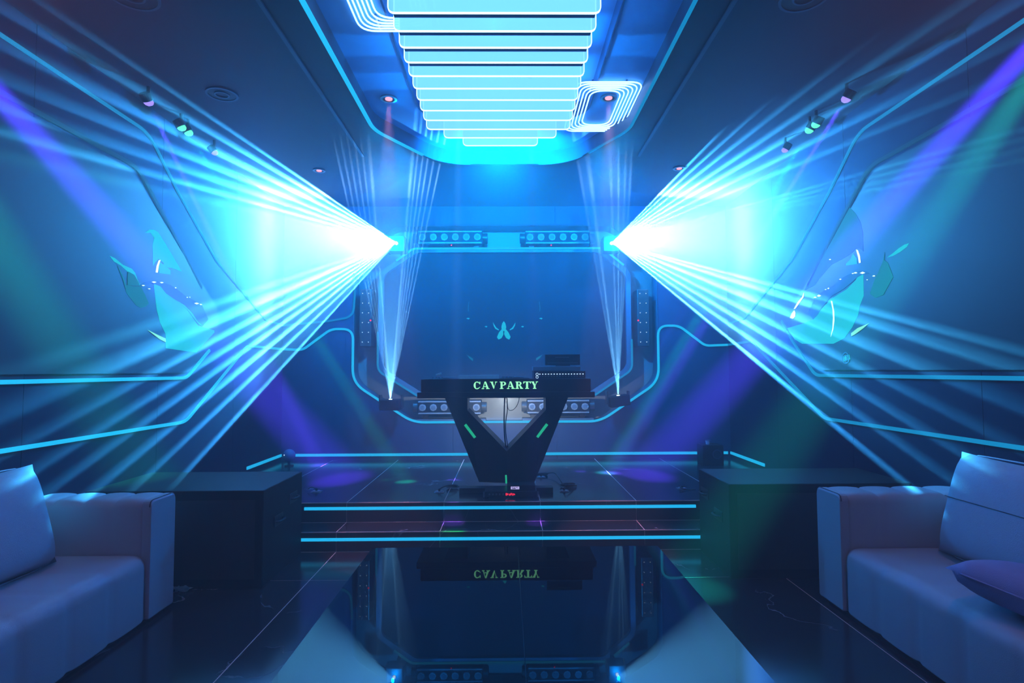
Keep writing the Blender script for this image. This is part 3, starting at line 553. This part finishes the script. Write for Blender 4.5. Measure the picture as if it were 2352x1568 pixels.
# ------------------------------------------------------------------ bar lights in the niche
def bar_light(c, label, L=.86, n=6):
    t = empty('bar_light', c, label, 'stage light', 'moving bar lights in the back niche')
    link('housing', bx(-L/2+.06, L/2-.06, -.07, .08, -.085, .085), 'black', t, bevel=.01)
    bm = B(); box(bm, -L/2+.07, L/2-.07, -.076, -.07, .060, .075); box(bm, -L/2+.07, L/2-.07, -.076, -.07, -.075, -.060); link('trim_rail', bm, 'geargrey', t)
    for s in (-1, 1):
        bm = B(); cyl(bm, (s*(L/2-.07), 0, 0), (s*(L/2), 0, 0), .06, 20); o = link('end_motor', bm, 'plastic', t, bevel=.006)
        bm = B(); box(bm, s*(L/2-.14)-.03, s*(L/2-.14)+.03, .0, .12, -.14, -.085); link('foot', bm, 'plastic', t)
    for i in range(n):
        x = -L/2+.12+(L-.24)*i/(n-1)
        bm = B(); cyl(bm, (x, -.085, 0), (x, -.06, 0), .042, 8); o = link('lens_holder', bm, 'geargrey', t)
        bm = B(); cyl(bm, (x, -.09, 0), (x, -.084, 0), .026, 14); link('lens', bm, 'lens', o)
    return t
for (px0, px1, py, lab) in ((948, 1118, 935, 'lower left bar light with a row of lenses, behind the booth leg'), (1198, 1366, 933, 'lower right bar light with a row of lenses, behind the booth leg'),
                            (948, 1120, 546, 'upper left bar light above the back screen'), (1194, 1366, 546, 'upper right bar light above the back screen')):
    a, b = PY(px0, py, YB-.02), PY(px1, py, YB-.02); t = bar_light((a+b)/2+Vector((0, .04, 0)), lab, (b-a).length)
    if py > 700: link('shelf', bx(-.42, .42, -.02, .19, -.165, -.14), 'frame', t)
    else:
        bm = B(); cyl(bm, (0, 0, 0), (0, 0, .008), .008, 8); o = link('red_indicator', bm, 'red', t); o.location = PY(1037 if px0 < 1100 else 1266, 563, YB-.1)-t.location; o.rotation_euler = (R(90), 0, 0)
for px, nm, rx in ((840, 'left', 859), (1477, 'right', 1454)):
    p = PY(px, 730, YB-.03); t = empty('dotted_panel', p, f'slim upright dark panel of tiny lights in the {nm} side of the back niche', 'stage light', 'upright panels in the niche sides')
    link('housing', bx(-.07, .07, -.01, .22, -.34, .34), 'plastic', t, bevel=.01)
    bm = B()
    for i in range(6):
        for x in (-.036, .036): cyl(bm, (x, -.014, .29-.115*i), (x, -.009, .29-.115*i), .006, 6)
    o = link('tiny_lights', bm, 'key', t); o['kind'] = 'stuff'
    bm = B(); cyl(bm, (0, -.016, 0), (0, -.008, 0), .010, 8); o = link('red_indicator', bm, 'red', t); q = PY(rx, 738, YB-.04); o.location = (max(-.06, min(.06, q.x-p.x)), 0, -.03)
# ------------------------------------------------------------------ sofas
def loft(prof, centre, stations, to3, closed=True):
    bm = B(); rows = []
    for t, inset in stations:
        rows.append([bm.verts.new(to3(centre.x+(p.x-centre.x)*(1-inset), centre.y+(p.y-centre.y)*(1-inset), t)) for p in prof])
    n = len(prof)
    for a, b in zip(rows, rows[1:]):
        for k in range(n): bm.faces.new((a[k], a[(k+1) % n], b[(k+1) % n], b[k]))
    bm.faces.new(rows[0]); bm.faces.new(rows[-1][::-1]); bmesh.ops.recalc_face_normals(bm, faces=bm.faces)
    return bm
def channels(a, b, step, depth, n=10):
    N = max(1, round(abs(b-a)/step)); out = []
    for i in range(N):
        for k in range(n):
            u = k/n; out.append((a+(b-a)*(i+u)/N, depth*(1-math.sin(math.pi*u)**.32)))
    out.append((b, depth)); return out
def pillow(w, h, t, n=14, pinch=.12):
    bm = B(); G2 = {}
    for s in (-1, 1):
        for i in range(n+1):
            for j in range(n+1):
                u, v = -1+2*i/n, -1+2*j/n
                if s == 1 and (i in (0, n) or j in (0, n)): G2[s, i, j] = G2[-1, i, j]; continue
                th = ((1-abs(u)**3.2)*(1-abs(v)**3.2))**.42
                k = 1-pinch*(abs(u)**4*abs(v)**4)*0-pinch*.5*((1-v*v)*abs(u)**6)
                k2 = 1-pinch*.5*((1-u*u)*abs(v)**6)
                G2[s, i, j] = bm.verts.new((u*w/2*k, s*t/2*th, v*h/2*k2))
    for s in (-1, 1):
        for i in range(n):
            for j in range(n):
                f = [G2[s, i, j], G2[s, i+1, j], G2[s, i+1, j+1], G2[s, i, j+1]]
                bm.faces.new(f if s < 0 else f[::-1])
    bmesh.ops.recalc_face_normals(bm, faces=bm.faces)
    return bm
def sofa(s, xf, ya, thick, label):
    """s side, xf the face towards the aisle, ya far end of the arm"""
    yn = ya-thick; y0 = -.6
    t = empty('sofa', (s*xf, (ya+y0)/2, 0), label, 'sofa')
    off = -Vector(t.location)
    def add(name, bm, m='leather', **k): o = link(name, bm, m, t, **k); o.location = off; return o
    prof = rounded(V2((yn, .02), (ya, .02), (ya, .655), (yn, .655)), [.01, .01, .05, .05], True, 4)
    add('arm', loft(prof, Vector(((yn+ya)/2, .30)), channels(xf+.03, XW-.03, .166, .04), lambda u, v, w: (s*w, u, v)), smooth=True)
    prof2 = rounded(V2((yn+.004, .022), (ya-.004, .022), (ya-.004, .650), (yn+.004, .650)), [.01, .01, .035, .035], True, 4)
    add('arm_front', loft(prof2, Vector(((yn+ya)/2, .30)), [(xf-.012, .03), (xf-.008, .008), (xf, 0), (xf+.035, 0)], lambda u, v, w: (s*w, u, v)), bevel=.004)
    bm = B(); tube(bm, [(s*(xf-.004), p.x, p.y) for p in prof2[4:]], .003, 6); add('piping', bm, 'piping')
    sp_ = rounded(V2((xf, .02), (xf+.61, .02), (xf+.61, .37), (xf, .37)), [.01, .01, .03, .075], True, 6)
    add('seat', loft(sp_, Vector((xf+.35, .17)), channels(yn-.002, y0, .266, .030), lambda u, v, w: (s*u, w, v)), smooth=True)
    bp = rounded(V2((xf+.60, .02), (XW-.02, .02), (XW-.02, .655), (xf+.60, .655)), [.01, .01, .05, .05], True, 4)
    add('back', loft(bp, Vector((xf+.66, .30)), channels(yn+.02, y0, .266, .03), lambda u, v, w: (s*u, w, v)), smooth=True)
    add('plinth', bx(*sorted((s*(xf+.03), s*(XW-.05))), y0+.05, ya-.03, 0, .024), 'plinth')
sofa(-1, 1.92, 3.40, .24, 'pale channelled leather sofa along the left wall')
sofa(1, 1.835, 3.44, .25, 'pale channelled leather sofa along the right wall')
def cushion(name, loc, dims, rot, m, label, seam=False):
    t = empty(name, loc, label, 'cushion')
    o = link('cover', pillow(*dims), m, t, smooth=True); o.rotation_euler = rot
    bm = B(); w, h, _ = dims
    path = [Vector((math.copysign(min(1, abs(math.cos(a))*1.25), math.cos(a))*w/2*.985, 0, math.copysign(min(1, abs(math.sin(a))*1.25), math.sin(a))*h/2*.985)) for a in [2*math.pi*i/48 for i in range(48)]]
    tube(bm, path, .004, 6, True); q = link('welt', bm, m, o, smooth=True)
    if seam:
        bm = B(); tube(bm, [Vector((u*w/2, -(dims[2]/2*(1-abs(u)**3.2)**.42+.001), .02)) for u in [-.96+1.92*i/16 for i in range(17)]], .0025, 5); link('seam', bm, 'piping', o)
    return t
cushion('back_cushion', (-2.385, 2.62, .615), (.86, .52, .22), (R(-16), 0, R(90)), 'cloth', 'large pale back cushion leaning on the left sofa')
cushion('back_cushion', (2.36, 2.66, .635), (.88, .54, .22), (R(-16), 0, R(-90)), 'cloth', 'large pale back cushion with a seam leaning on the right sofa', True)
cushion('throw_pillow', (2.09, 2.27, .455), (.48, .44, .17), (R(80), R(6), R(-70)), 'violet', 'violet throw pillow lying flat on the right sofa seat')
# ------------------------------------------------------------------ black glass coffee table
tb = empty('coffee_table', (.04, 1.9, 0), 'long low table with a mirror-black glass top in the middle of the floor', 'coffee table')
ZG = .39
def tpart(name, bm, m, par=tb, **k): o = link(name, bm, m, par, **k); o.location = -Vector(tb.location) if par is tb else (0, 0, 0); return o
x0, x1, y0, y1 = -.725, .812, .55, 3.17
for a, b, dz in ((x0, .055, 0), (.058, x1, .0)):
    P = rounded(V2((a, y0), (b, y0), (b, y1), (a, y1)), .004, True, 3)
    o = tpart('glass_top', prism(B(), [P], lambda u, v, h: (u, v, h), ZG-.012, ZG), 'glass')
    o.rotation_euler = (R(.0), R(.0), 0)
tpart('apron', bx(x0+.012, x1-.012, y0+.012, y1-.012, ZG-.07, ZG-.0125), 'rim', bevel=.003)
for xx in (x0+.10, x1-.22):
    for yy in (y0+.15, y1-.30): tpart('leg', bx(xx, xx+.12, yy, yy+.12, 0, ZG-.07), 'rim', bevel=.004)
tpart('lower_shelf', bx(x0+.12, x1-.12, y0+.2, y1-.2, .06, .09), 'rim')
# ------------------------------------------------------------------ subwoofers
def sub(s, xi, y0, y1, zt, label):
    t = empty('subwoofer', (s*(xi+.55), (y0+y1)/2, 0), label, 'speaker'); off = -Vector(t.location)
    a, b = sorted((s*xi, s*(XW-.02)))
    o = link('cabinet', bx(a, b, y0, y1, 0.0, zt), 'black', t, bevel=.006); o.location = off
    bm = B(); box(bm, a+.05, b-.05, y0-.006, y0+.002, .06, zt-.06); o = link('grille', bm, 'plastic', t); o.location = off
    for yy, zz in (((y0+y1)/2-.10, .36), ((y0+y1)/2+.16, .45)):
        e = s*xi; q = -s
        bm = B(); box(bm, *sorted((e, e+q*.006)), yy-.075, yy+.075, zz-.035, zz+.035); o = link('handle_plate', bm, 'plastic', t, bevel=.002); o.location = off
        bm = B(); tube(bm, spline([(e+q*.006, yy-.055, zz), (e+q*.03, yy-.04, zz), (e+q*.03, yy+.04, zz), (e+q*.006, yy+.055, zz)], 4), .008, 6); link('grip', bm, 'cable', o)
    return t
sub(-1, 1.515, 3.66, 4.345, .60, 'large black subwoofer left of the stage steps')
sub(1, 1.43, 3.76, 4.345, .60, 'large black subwoofer right of the stage steps')
# ------------------------------------------------------------------ DJ booth
Yb = 5.1
bo = empty('dj_booth', (0, 5.3, ZS), 'black DJ booth with a V-shaped pedestal and a glowing green sign', 'DJ booth')
def bp_(name, bm, m, par=bo, **k): o = link(name, bm, m, par, **k); o.location = -Vector(bo.location) if par is bo else (0, 0, 0); return o
q = lambda px, py, Y=Yb: PY(px, py, Y)
a, b = q(957, 913), q(1366, 900)
bp_('counter', bx(-.785, .777, Yb, Yb+.62, 1.098, 1.150), 'booth', bevel=.004)
bp_('fascia', bx(-.752, .742, Yb+.03, Yb+.055, 1.150, 1.265), 'booth', bevel=.002)
for xx in (-.752, .734): bp_('end_panel', bx(xx, xx+.012, Yb+.055, Yb+.58, 1.150, 1.265), 'booth')
bp_('fascia_edge', bx(-.756, -.752, Yb+.028, Yb+.06, 1.152, 1.263), 'metal'); bp_('fascia_edge', bx(.742, .746, Yb+.028, Yb+.06, 1.152, 1.263), 'metal')
z0 = ZS+.005
L_ = [(-.553, 1.098), (-.350, 1.098), (-.350, .985), (.0, .630), (.0, z0+.055), (-.245, z0+.055)]
for s in (-1, 1):
    bm = B(); f = {}
    yfr = [Yb+.10, Yb+.10, Yb+.09, Yb+.02, Yb+.0, Yb+.05]
    fr = [bm.verts.new((s*x, yfr[i], z)) for i, (x, z) in enumerate(L_)]
    bk = [bm.verts.new((s*x, Yb+.42, z)) for x, z in L_]
    for tri in ((0, 1, 2), (0, 2, 5), (2, 3, 4), (2, 4, 5)): bm.faces.new([fr[i] for i in tri])
    bm.faces.new(bk[::-1])
    for i in range(6):
        if i == 3: continue
        j = (i+1) % 6; ff = bm.faces.new((fr[i], fr[j], bk[j], bk[i]))
        if i in (1, 2): ff.material_index = 1
    bmesh.ops.recalc_face_normals(bm, faces=bm.faces); bp_('pedestal_side', bm, ['booth', 'boothin'])
def slit(p0, p1, w=.022):
    p0, p1 = Vector(p0), Vector(p1); d = (p1-p0).normalized(); n = Vector((-d.z, 0, d.x))*w/2
    bm = B(); v = [bm.verts.new(c+Vector((0, dy, 0))) for dy in (0, .035) for c in (p0-n, p0+n, p1+n, p1-n)]
    for f in ((0, 1, 2, 3), (7, 6, 5, 4), (0, 4, 5, 1), (1, 5, 6, 2), (2, 6, 7, 3), (3, 7, 4, 0)): bm.faces.new([v[i] for i in f])
    o = bp_('green_slit', bm, 'greenline'); o['label'] = 'glowing green slit'
slit(q(1068, 975, Yb+.055), q(1091, 1005, Yb+.055)); slit(q(1257, 974, Yb+.055), q(1234, 1004, Yb+.055)); slit(q(1162, 1091, Yb-.004), q(1163, 1110, Yb-.004), .015)
# the sign, letter by letter, drawn as thick serifed capitals
T, N_, S_ = .235, .085, .075
def lt(ch):
    r = lambda x0, y0, x1, y1: [(x0, y0), (x1, y0), (x1, y1), (x0, y1)]
    def arcring(cx, cy, rx, ry, ti, a0, a1, n=14, tn=.10):
        o_, i_ = [], []
        for k in range(n+1):
            a = R(a0+(a1-a0)*k/n); o_.append((cx+rx*math.cos(a), cy+ry*math.sin(a)))
            w = abs(math.cos(a)); i_.append((cx+(rx-(tn+(ti-tn)*w))*math.cos(a), cy+(ry-tn)*math.sin(a)))
        return o_+i_[::-1]
    if ch == 'C': return [arcring(.44, .5, .42, .52, .24, 48, 312, 20), r(.78, .66, .86, 1.0), [(.70, .80), (.78, .66), (.80, .98)], [(.62, .03), (.86, .26), (.80, .30), (.66, .12)]], .86
    if ch == 'A': return [[(.40, 1.02), (.58, 1.02), (.96, 0), (.70, 0)], [(.40, 1.02), (.47, 1.02), (.20, .0), (.11, .0)], r(.24, .28, .68, .36), r(0, 0, .34, S_), r(.60, 0, 1.06, S_)], 1.06
    if ch == 'V': return [[(.10, 1.0), (.36, 1.0), (.62, .18), (.52, -.02)], [(.52, -.02), (.58, .18), (.88, 1.0), (.79, 1.0)], r(0, 1-S_, .46, 1.0), r(.68, 1-S_, 1.0, 1.0)], 1.0
    if ch == 'P': return [r(.12, 0, .12+T, 1), r(0, 0, .48, S_), r(0, 1-S_, .5, 1), arcring(.45, .73, .36, .27, .22, -90, 90, 12), r(.30, .46, .46, .54), r(.3, .92, .46, 1)], .83
    if ch == 'R': return [r(.12, 0, .12+T, 1), r(0, 0, .46, S_), r(0, 1-S_, .5, 1), arcring(.45, .745, .34, .255, .22, -90, 90, 12), r(.30, .49, .46, .57), r(.3, .92, .46, 1), [(.44, .52), (.62, .52), (.84, .20), (.84, 0), (.62, .1)], [(.62, .0), (.98, 0), (.98, .1), (.80, .14), (.62, .2)]], .98
    if ch == 'T': return [r(.34, 0, .34+T, 1), r(.22, 0, .70, S_), r(0, 1-S_, .92, 1), [(0, .70), (.05, .70), (.16, .94), (0, .94)], [(.92, .70), (.87, .70), (.76, .94), (.92, .94)]], .92
    if ch == 'Y': return [[(.08, 1.0), (.34, 1.0), (.62, .50), (.38, .42)], [(.56, .44), (.62, .50), (.86, 1.0), (.77, 1.0)], r(.38, 0, .38+T, .5), r(.26, 0, .74, S_), r(0, 1-S_, .44, 1), r(.66, 1-S_, .98, 1)], .98
sg = empty('sign_lettering', (0, 0, 0)); sg.name = 'sign'; sg.parent = bo; sg.location = -Vector(bo.location)
for ch, xa, xb in (('C', 837, 893), ('A', 905, 972), ('V', 975, 1036), ('P', 1058, 1112), ('A', 1117, 1186), ('R', 1190, 1254), ('T', 1257, 1320), ('Y', 1322, 1381)):
    pa, pb = q(860+xa/3.675, 780+416/3.675, Yb+.03), q(860+xb/3.675, 780+355/3.675, Yb+.03)
    polys, wd = lt(ch); W_, H_ = pb.x-pa.x, .0635; zb = 1.176; bm = B()
    for k, pg in enumerate(polys): prism(bm, [V2(*pg)], lambda u, v, h: (pa.x+u*W_/wd, Yb+.030-h, zb+v*H_), 0, .006+.0002*k)
    o = link('letter', bm, 'green', sg)
for o in [x for x in bpy.data.objects if x.parent == sg]: o.parent = bo; o.location = -Vector(bo.location)
bpy.data.objects.remove(sg)
# lamp under the counter, lights the niche behind it
bm = B(); cyl(bm, (0, Yb+.50, 1.098), (0, Yb+.50, 1.085), .035, 16); bp_('work_lamp', bm, 'gearwhite')
L = spot('work_light', (0, Yb+.50, 1.075), (0, YB+.1, .88), 125, 150, (.85, .95, 1), bo, .8, .03)
bp_('floor_bar', bx(q(1055, 1120, 4.98).x, q(1270, 1120, 4.98).x, 4.96, 5.06, ZS, ZS+.045), 'booth', bevel=.003)
# gear on the booth
def gear(name, loc, label, cat, parts, rz=0):
    t = empty(name, loc, label, cat, rz=rz)
    for nm, bm, m, bv in parts: link(nm, bm, m, t, bevel=bv)
    return t
ct = 1.150
ylap = Yb+.30
lapz = PY(1100, 868, ylap)
p0, p1 = PY(1054, 868, ylap).x, PY(1146, 868, ylap).x
gear('laptop', ((p0+p1)/2, ylap, ct), 'pale grey laptop lid seen from behind, middle of the booth top', 'laptop', [
    ('base', bx(-(p1-p0)/2, (p1-p0)/2, .0, .24, .09, .106), 'geargrey', .003), ('lid', bx(-(p1-p0)/2, (p1-p0)/2, -.012, -.002, .10, .147), 'gearwhite', .002),
    ('stand', bx(-.13, .13, .02, .2, 0, .09), 'booth', .003)])
def deck(x0, x1, y, h, label):
    w = x1-x0; parts = [('case', bx(-w/2, w/2, -.02, .30, 0, h), 'plastic', .005)]
    bm = B(); cyl(bm, (0, .16, h), (0, .16, h+.012), .09, 28); parts.append(('jog_wheel', bm, 'geargrey', .002))
    for i in range(4):
        bm = B(); cyl(bm, (-w/2+.03+.03*i, .02, h), (-w/2+.03+.03*i, .02, h+.016), .008, 10); parts.append(('knob', bm, 'metal', 0))
    return gear('turntable_deck', ((x0+x1)/2, y, ct), label, 'DJ deck', parts)
deck(PY(985, 868, Yb+.2).x, PY(1052, 868, Yb+.2).x, Yb+.2, .115, 'dark DJ deck on the left of the booth top')
deck(PY(1148, 868, Yb+.2).x, PY(1216, 868, Yb+.2).x, Yb+.2, .118, 'dark DJ deck between the laptop and the mixer')
ym = Yb+.22; xm0, xm1 = PY(1226, 855, ym).x, PY(1345, 855, ym).x; wm = xm1-xm0
parts = [('case', bx(-wm/2, wm/2, 0, .34, 0, .185), 'plastic', .005), ('rear_hood', bx(-wm/2-.003, wm/2-.03, .10, .33, .185, .225), 'geargrey', .004), ('face_plate', bx(-wm/2+.01, wm/2-.01, -.006, 0, .11, .178), 'booth', .001)]
t = gear('mixer', ((xm0+xm1)/2, ym, ct), 'black mixing console with a row of lit keys on the right of the booth', 'mixer', parts)
for i in range(16):
    x = -wm/2+.055+(wm-.08)*i/15
    bm = B(); box(bm, x-.006, x+.006, -.011, -.006, .149, .157); link('lit_key', bm, 'key', t)
    bm = B(); cyl(bm, (x, -.016, .134), (x, -.006, .134), .007, 8); link('knob', bm, 'geargrey', t)
for z in (.152, .126):
    bm = B(); ribbon(bm, [Vector((-wm/2+.030+.011*math.cos(a*math.pi/7), z+.011*math.sin(a*math.pi/7))) for a in range(14)], .004, .004, lambda u, v, h: (u, -.006-h, v), True); link('dial_ring', bm, 'key', t)
ys_ = ym+.20; sx0, sx1 = PY(1252, 830, ys_).x, PY(1332, 830, ys_).x; ws = sx1-sx0
gear('monitor', ((sx0+sx1)/2, ys_, ct+.225), 'small dark monitor standing on the mixing console', 'monitor', [
    ('housing', bx(-ws/2, ws/2, -.02, .02, .012, .115), 'black', .005), ('stand', bx(-.07, .07, -.04, .05, 0, .014), 'plastic', .002), ('highlight_rail', bx(-.07, .06, -.023, -.019, .084, .087), 'metal', 0), ('vent', bx(-ws/2+.02, ws/2-.02, -.022, -.019, .03, .034), 'geargrey', 0)])
xu = PY(1006, 862, Yb+.25)
t = gear('usb_light', (xu.x, Yb+.25, ct+.115), 'tiny white gooseneck light on the left DJ deck', 'lamp', [('stem', cyl(B(), (-.012, 0, 0), (-.006, 0, .03), .003, 6), 'metal', 0), ('base', cyl(B(), (-.012, 0, -.001), (-.012, 0, .006), .012, 10), 'plastic', 0)])
o = link('head', bx(-.026, .026, -.008, .008, -.010, .010), 'gearwhite', t, bevel=.003); o.location = (.008, 0, .040); o.rotation_euler = (0, R(-18), 0)
# rack unit in front of the booth
ya = 4.78; r0, r1 = PY(1113, 1136, ya), PY(1234, 1136, ya); wr = r1.x-r0.x
t = empty('amplifier', ((r0.x+r1.x)/2, ya, ZS), 'low black rack unit with red and lilac displays on the stage floor', 'amplifier')
link('case', bx(-wr/2, wr/2, 0, .17, .008, .052), 'plastic', t, bevel=.002)
for x in (-wr/2+.03, wr/2-.03): link('foot', cyl(B(), (x, .03, 0), (x, .03, .009), .010, 8), 'cable', t)
bm = B()
for i, x in enumerate((-.038, -.026, -.010, .002, .016, .028)): box(bm, x-.004, x+.004, -.003, -.0005, .020+.004*(i % 2), .040-.003*(i % 3))
link('red_display', bm, 'red', t)
link('rack_ear', bx(-wr/2-.012, -wr/2, -.004, 0, .008, .052), 'geargrey', t); link('rack_ear', bx(wr/2, wr/2+.012, -.004, 0, .008, .052), 'geargrey', t)
for i in range(5): link('knob', cyl(B(), (-wr/2+.04+.028*i, -.010, .030), (-wr/2+.04+.028*i, 0, .030), .007, 8), 'geargrey', t)
t = empty('receiver', (PY(1190, 1122, ya+.02).x, ya+.02, ZS+.052), 'small black receiver with a lilac display on top of the rack unit', 'receiver')
link('case', bx(-.09, .14, 0, .14, 0, .045), 'plastic', t, bevel=.002)
link('lilac_display', bx(-.060, .010, -.003, 0, .014, .036), 'lilac', t)
bm = B()
for x, w, z in ((-.052, .010, .028), (-.038, .016, .024), (-.016, .012, .027), (-.050, .03, .018)): box(bm, x, x+w, -.0045, -.003, z, z+.004)
link('display_text', bm, 'plastic', t)
# ------------------------------------------------------------------ cables
def cable(pts, r, label, n=8):
    bm = B(); tube(bm, spline(pts, n), r, 6); return tag(link('cable', bm, 'cable', smooth=True), label, 'cable')
yc = Yb+.22
cable([PY(1160, 905, yc), PY(1158, 950, yc), PY(1159, 1000, yc), PY(1163, 1030, yc), PY(1166, 1040, yc)], .006, 'thick black cable hanging straight down inside the V of the booth')
cable([PY(1163, 905, yc+.02), PY(1165, 940, yc+.02), PY(1161, 980, yc), PY(1166, 1022, yc), PY(1172, 1036, yc)], .004, 'thinner black cable hanging beside the thick one inside the V')
cable([PY(1164, 906, yc-.02), PY(1167, 938, yc-.02), PY(1178, 941, yc-.02), PY(1189, 928, yc-.02), PY(1194, 906, yc-.02)], .003, 'black cable looping under the booth counter')
def floor_coil(c, r, n, label, tail):
    random.seed(int(abs(c[0])*1000)); pts = []
    for i in range(n*8):
        a = 2*math.pi*i/8; rr = r*(.75+.3*random.random()); pts.append(Vector((c[0]+rr*math.cos(a), c[1]+rr*.7*math.sin(a), ZS+.006+.004*(i/8)+.010*random.random())))
    for p in tail: pts.append(Vector(p))
    cable(pts, .005, label, 4)
sl = PZ(1009, 1130, ZS); sr = PZ(1296, 1128, ZS); s1 = PZ(1243, 1096, ZS); s0 = PZ(727, 1129, ZS); s4 = PZ(1566, 1122, ZS)
cL = PZ(1040, 1122, ZS); cR = PZ(1306, 1118, ZS); cM = PZ(1245, 1092, ZS)
floor_coil((cL.x, cL.y), .055, 4, 'coiled black cable on the stage left of the booth foot', [(sl.x+.05, sl.y+.01, ZS+.05), (sl.x, sl.y, ZS+.02)])
floor_coil((cR.x, cR.y), .07, 4, 'coiled black cable on the stage right of the booth foot', [(sr.x+.02, sr.y+.02, ZS+.05), (sr.x, sr.y, ZS+.02)])
floor_coil((cM.x, cM.y), .06, 3, 'coiled black cable beside the right foot of the booth pedestal', [(cM.x+.12, cM.y-.1, ZS+.04), (cR.x-.05, cR.y, ZS+.02)])
cable([(s0.x-.08, s0.y+.02, ZS+.02), (s0.x-.04, s0.y, ZS+.04), (s0.x, s0.y, ZS+.018)], .004, 'short cable plugged in beside the left subwoofer')
cable([(s4.x+.05, s4.y+.05, ZS+.01), (s4.x-.03, s4.y-.05, ZS+.02), (s4.x+.03, s4.y-.08, ZS+.008), (s4.x+.10, s4.y-.06, ZS+.01)], .005, 'looped cable on the stage beside the right subwoofer')
def floor_socket(p, label):
    t = empty('floor_socket', (p.x, p.y, ZS), label, 'socket', 'round floor sockets in the stage')
    link('plate', bx(-.042, .042, -.042, .042, 0, .004), 'metal', t, bevel=.001)
    link('lid', cyl(B(), (0, 0, .004), (0, 0, .010), .033, 20), 'socket', t); link('plug', cyl(B(), (0, 0, .009), (0, 0, .030), .010, 10), 'cable', t)
for p, l in ((sl, 'round floor socket left of the rack unit'), (sr, 'round floor socket right of the rack unit'), (s1, 'round floor socket at the right foot of the booth pedestal'), (s0, 'round floor socket beside the left subwoofer'), (s4, 'round floor socket beside the right subwoofer')): floor_socket(p, l)
# ------------------------------------------------------------------ things in the stage corners
p = PY(664, 1045, 6.45)
t = empty('ball_lamp', (p.x, 6.45, ZS), 'pale round ball lamp in the left back corner of the stage', 'lamp')
bm = bmesh.new(); bmesh.ops.create_uvsphere(bm, u_segments=28, v_segments=18, radius=.068); o = link('ball', bm, 'ball', t, smooth=True); o.location = (0, 0, p.z-ZS)
link('foot', cyl(B(), (0, 0, 0), (0, 0, .012), .05, 20), 'plastic', t); link('stem', cyl(B(), (0, 0, .01), (0, 0, max(.02, p.z-ZS-.06)), .014, 10), 'plastic', t)
link('inner_bulb', cyl(B(), (-.03, -.06, p.z-ZS+.01), (-.028, -.069, p.z-ZS+.01), .006, 8), 'key', t)
pa, pb = PY(1615, 1055, 6.3), PY(1662, 1022, 6.3)
t = empty('corner_speaker', ((pa.x+pb.x)/2, 6.3, ZS), 'small dark cube speaker with a ringed driver in the right back corner of the stage', 'speaker'); w = pb.x-pa.x; hh = pb.z-ZS
link('cabinet', bx(-w/2, w/2, 0, .2, 0, hh), 'black', t, bevel=.006)
bm = B(); ribbon(bm, [Vector((.04+.045*math.cos(a*math.pi/12), hh*.55+.045*math.sin(a*math.pi/12))) for a in range(24)], .010, .008, lambda u, v, h: (u, -h, v), True); link('driver_ring', bm, 'frame', t)
link('driver_cone', cyl(B(), (.04, 0, hh*.55), (.04, -.004, hh*.55), .036, 20), 'plastic', t)
pc = PY(1628, 1017, 6.35)
t = empty('cup', (pc.x, 6.38, ZS+hh), 'tiny pale cup on top of the corner speaker', 'cup'); link('cup_wall', cyl(B(), (0, 0, 0), (0, 0, .04), .02, 12, .026), 'gearwhite', t); link('cup_lid', cyl(B(), (0, 0, .04), (0, 0, .046), .028, 12), 'frame', t)
# crumpled wrappers by the left sofa
for (px, py, w, d, lab, sd) in ((430, 1352, .07, .05, 'crumpled pale wrapper on the floor between the left sofa and subwoofer', 3), (413, 1356, .06, .03, 'flat torn paper scrap against the foot of the left sofa arm', 5)):
    p = PZ(px, py, .0); random.seed(sd); bm = B(); n = 6; g = [[bm.verts.new(((i/n-.5)*2*w+random.uniform(-.008, .008), (j/n-.5)*2*d+random.uniform(-.008, .008), .004+random.uniform(0, .022))) for j in range(n+1)] for i in range(n+1)]
    for i in range(n):
        for j in range(n): bm.faces.new((g[i][j], g[i+1][j], g[i+1][j+1], g[i][j+1]))
    r_ = bmesh.ops.solidify(bm, geom=bm.faces[:], thickness=.002)
    o = link('paper_wrapper' if sd == 3 else 'paper_scrap', bm, 'paper'); o.location = (p.x, p.y, .002); o.rotation_euler = (0, 0, .5*sd); tag(o, lab, 'litter')
# ------------------------------------------------------------------ haze
hm = bpy.data.materials.new('haze'); hm.use_nodes = True; nt = hm.node_tree; nt.nodes.clear()
oo = nt.nodes.new('ShaderNodeOutputMaterial'); sv = nt.nodes.new('ShaderNodeVolumeScatter'); sv.inputs['Color'].default_value = (.80, .92, 1, 1)
sv.inputs['Density'].default_value = HAZE_DENSITY; sv.inputs['Anisotropy'].default_value = .15; nt.links.new(sv.outputs[0], oo.inputs['Volume'])
hz = link('haze', bx(-XW-.015, XW+.015, YF-.05, YB+.22, -.005, ZK+.14), hm)
tag(hz, 'thin blue-lit haze filling the whole room', 'haze', kind='stuff')
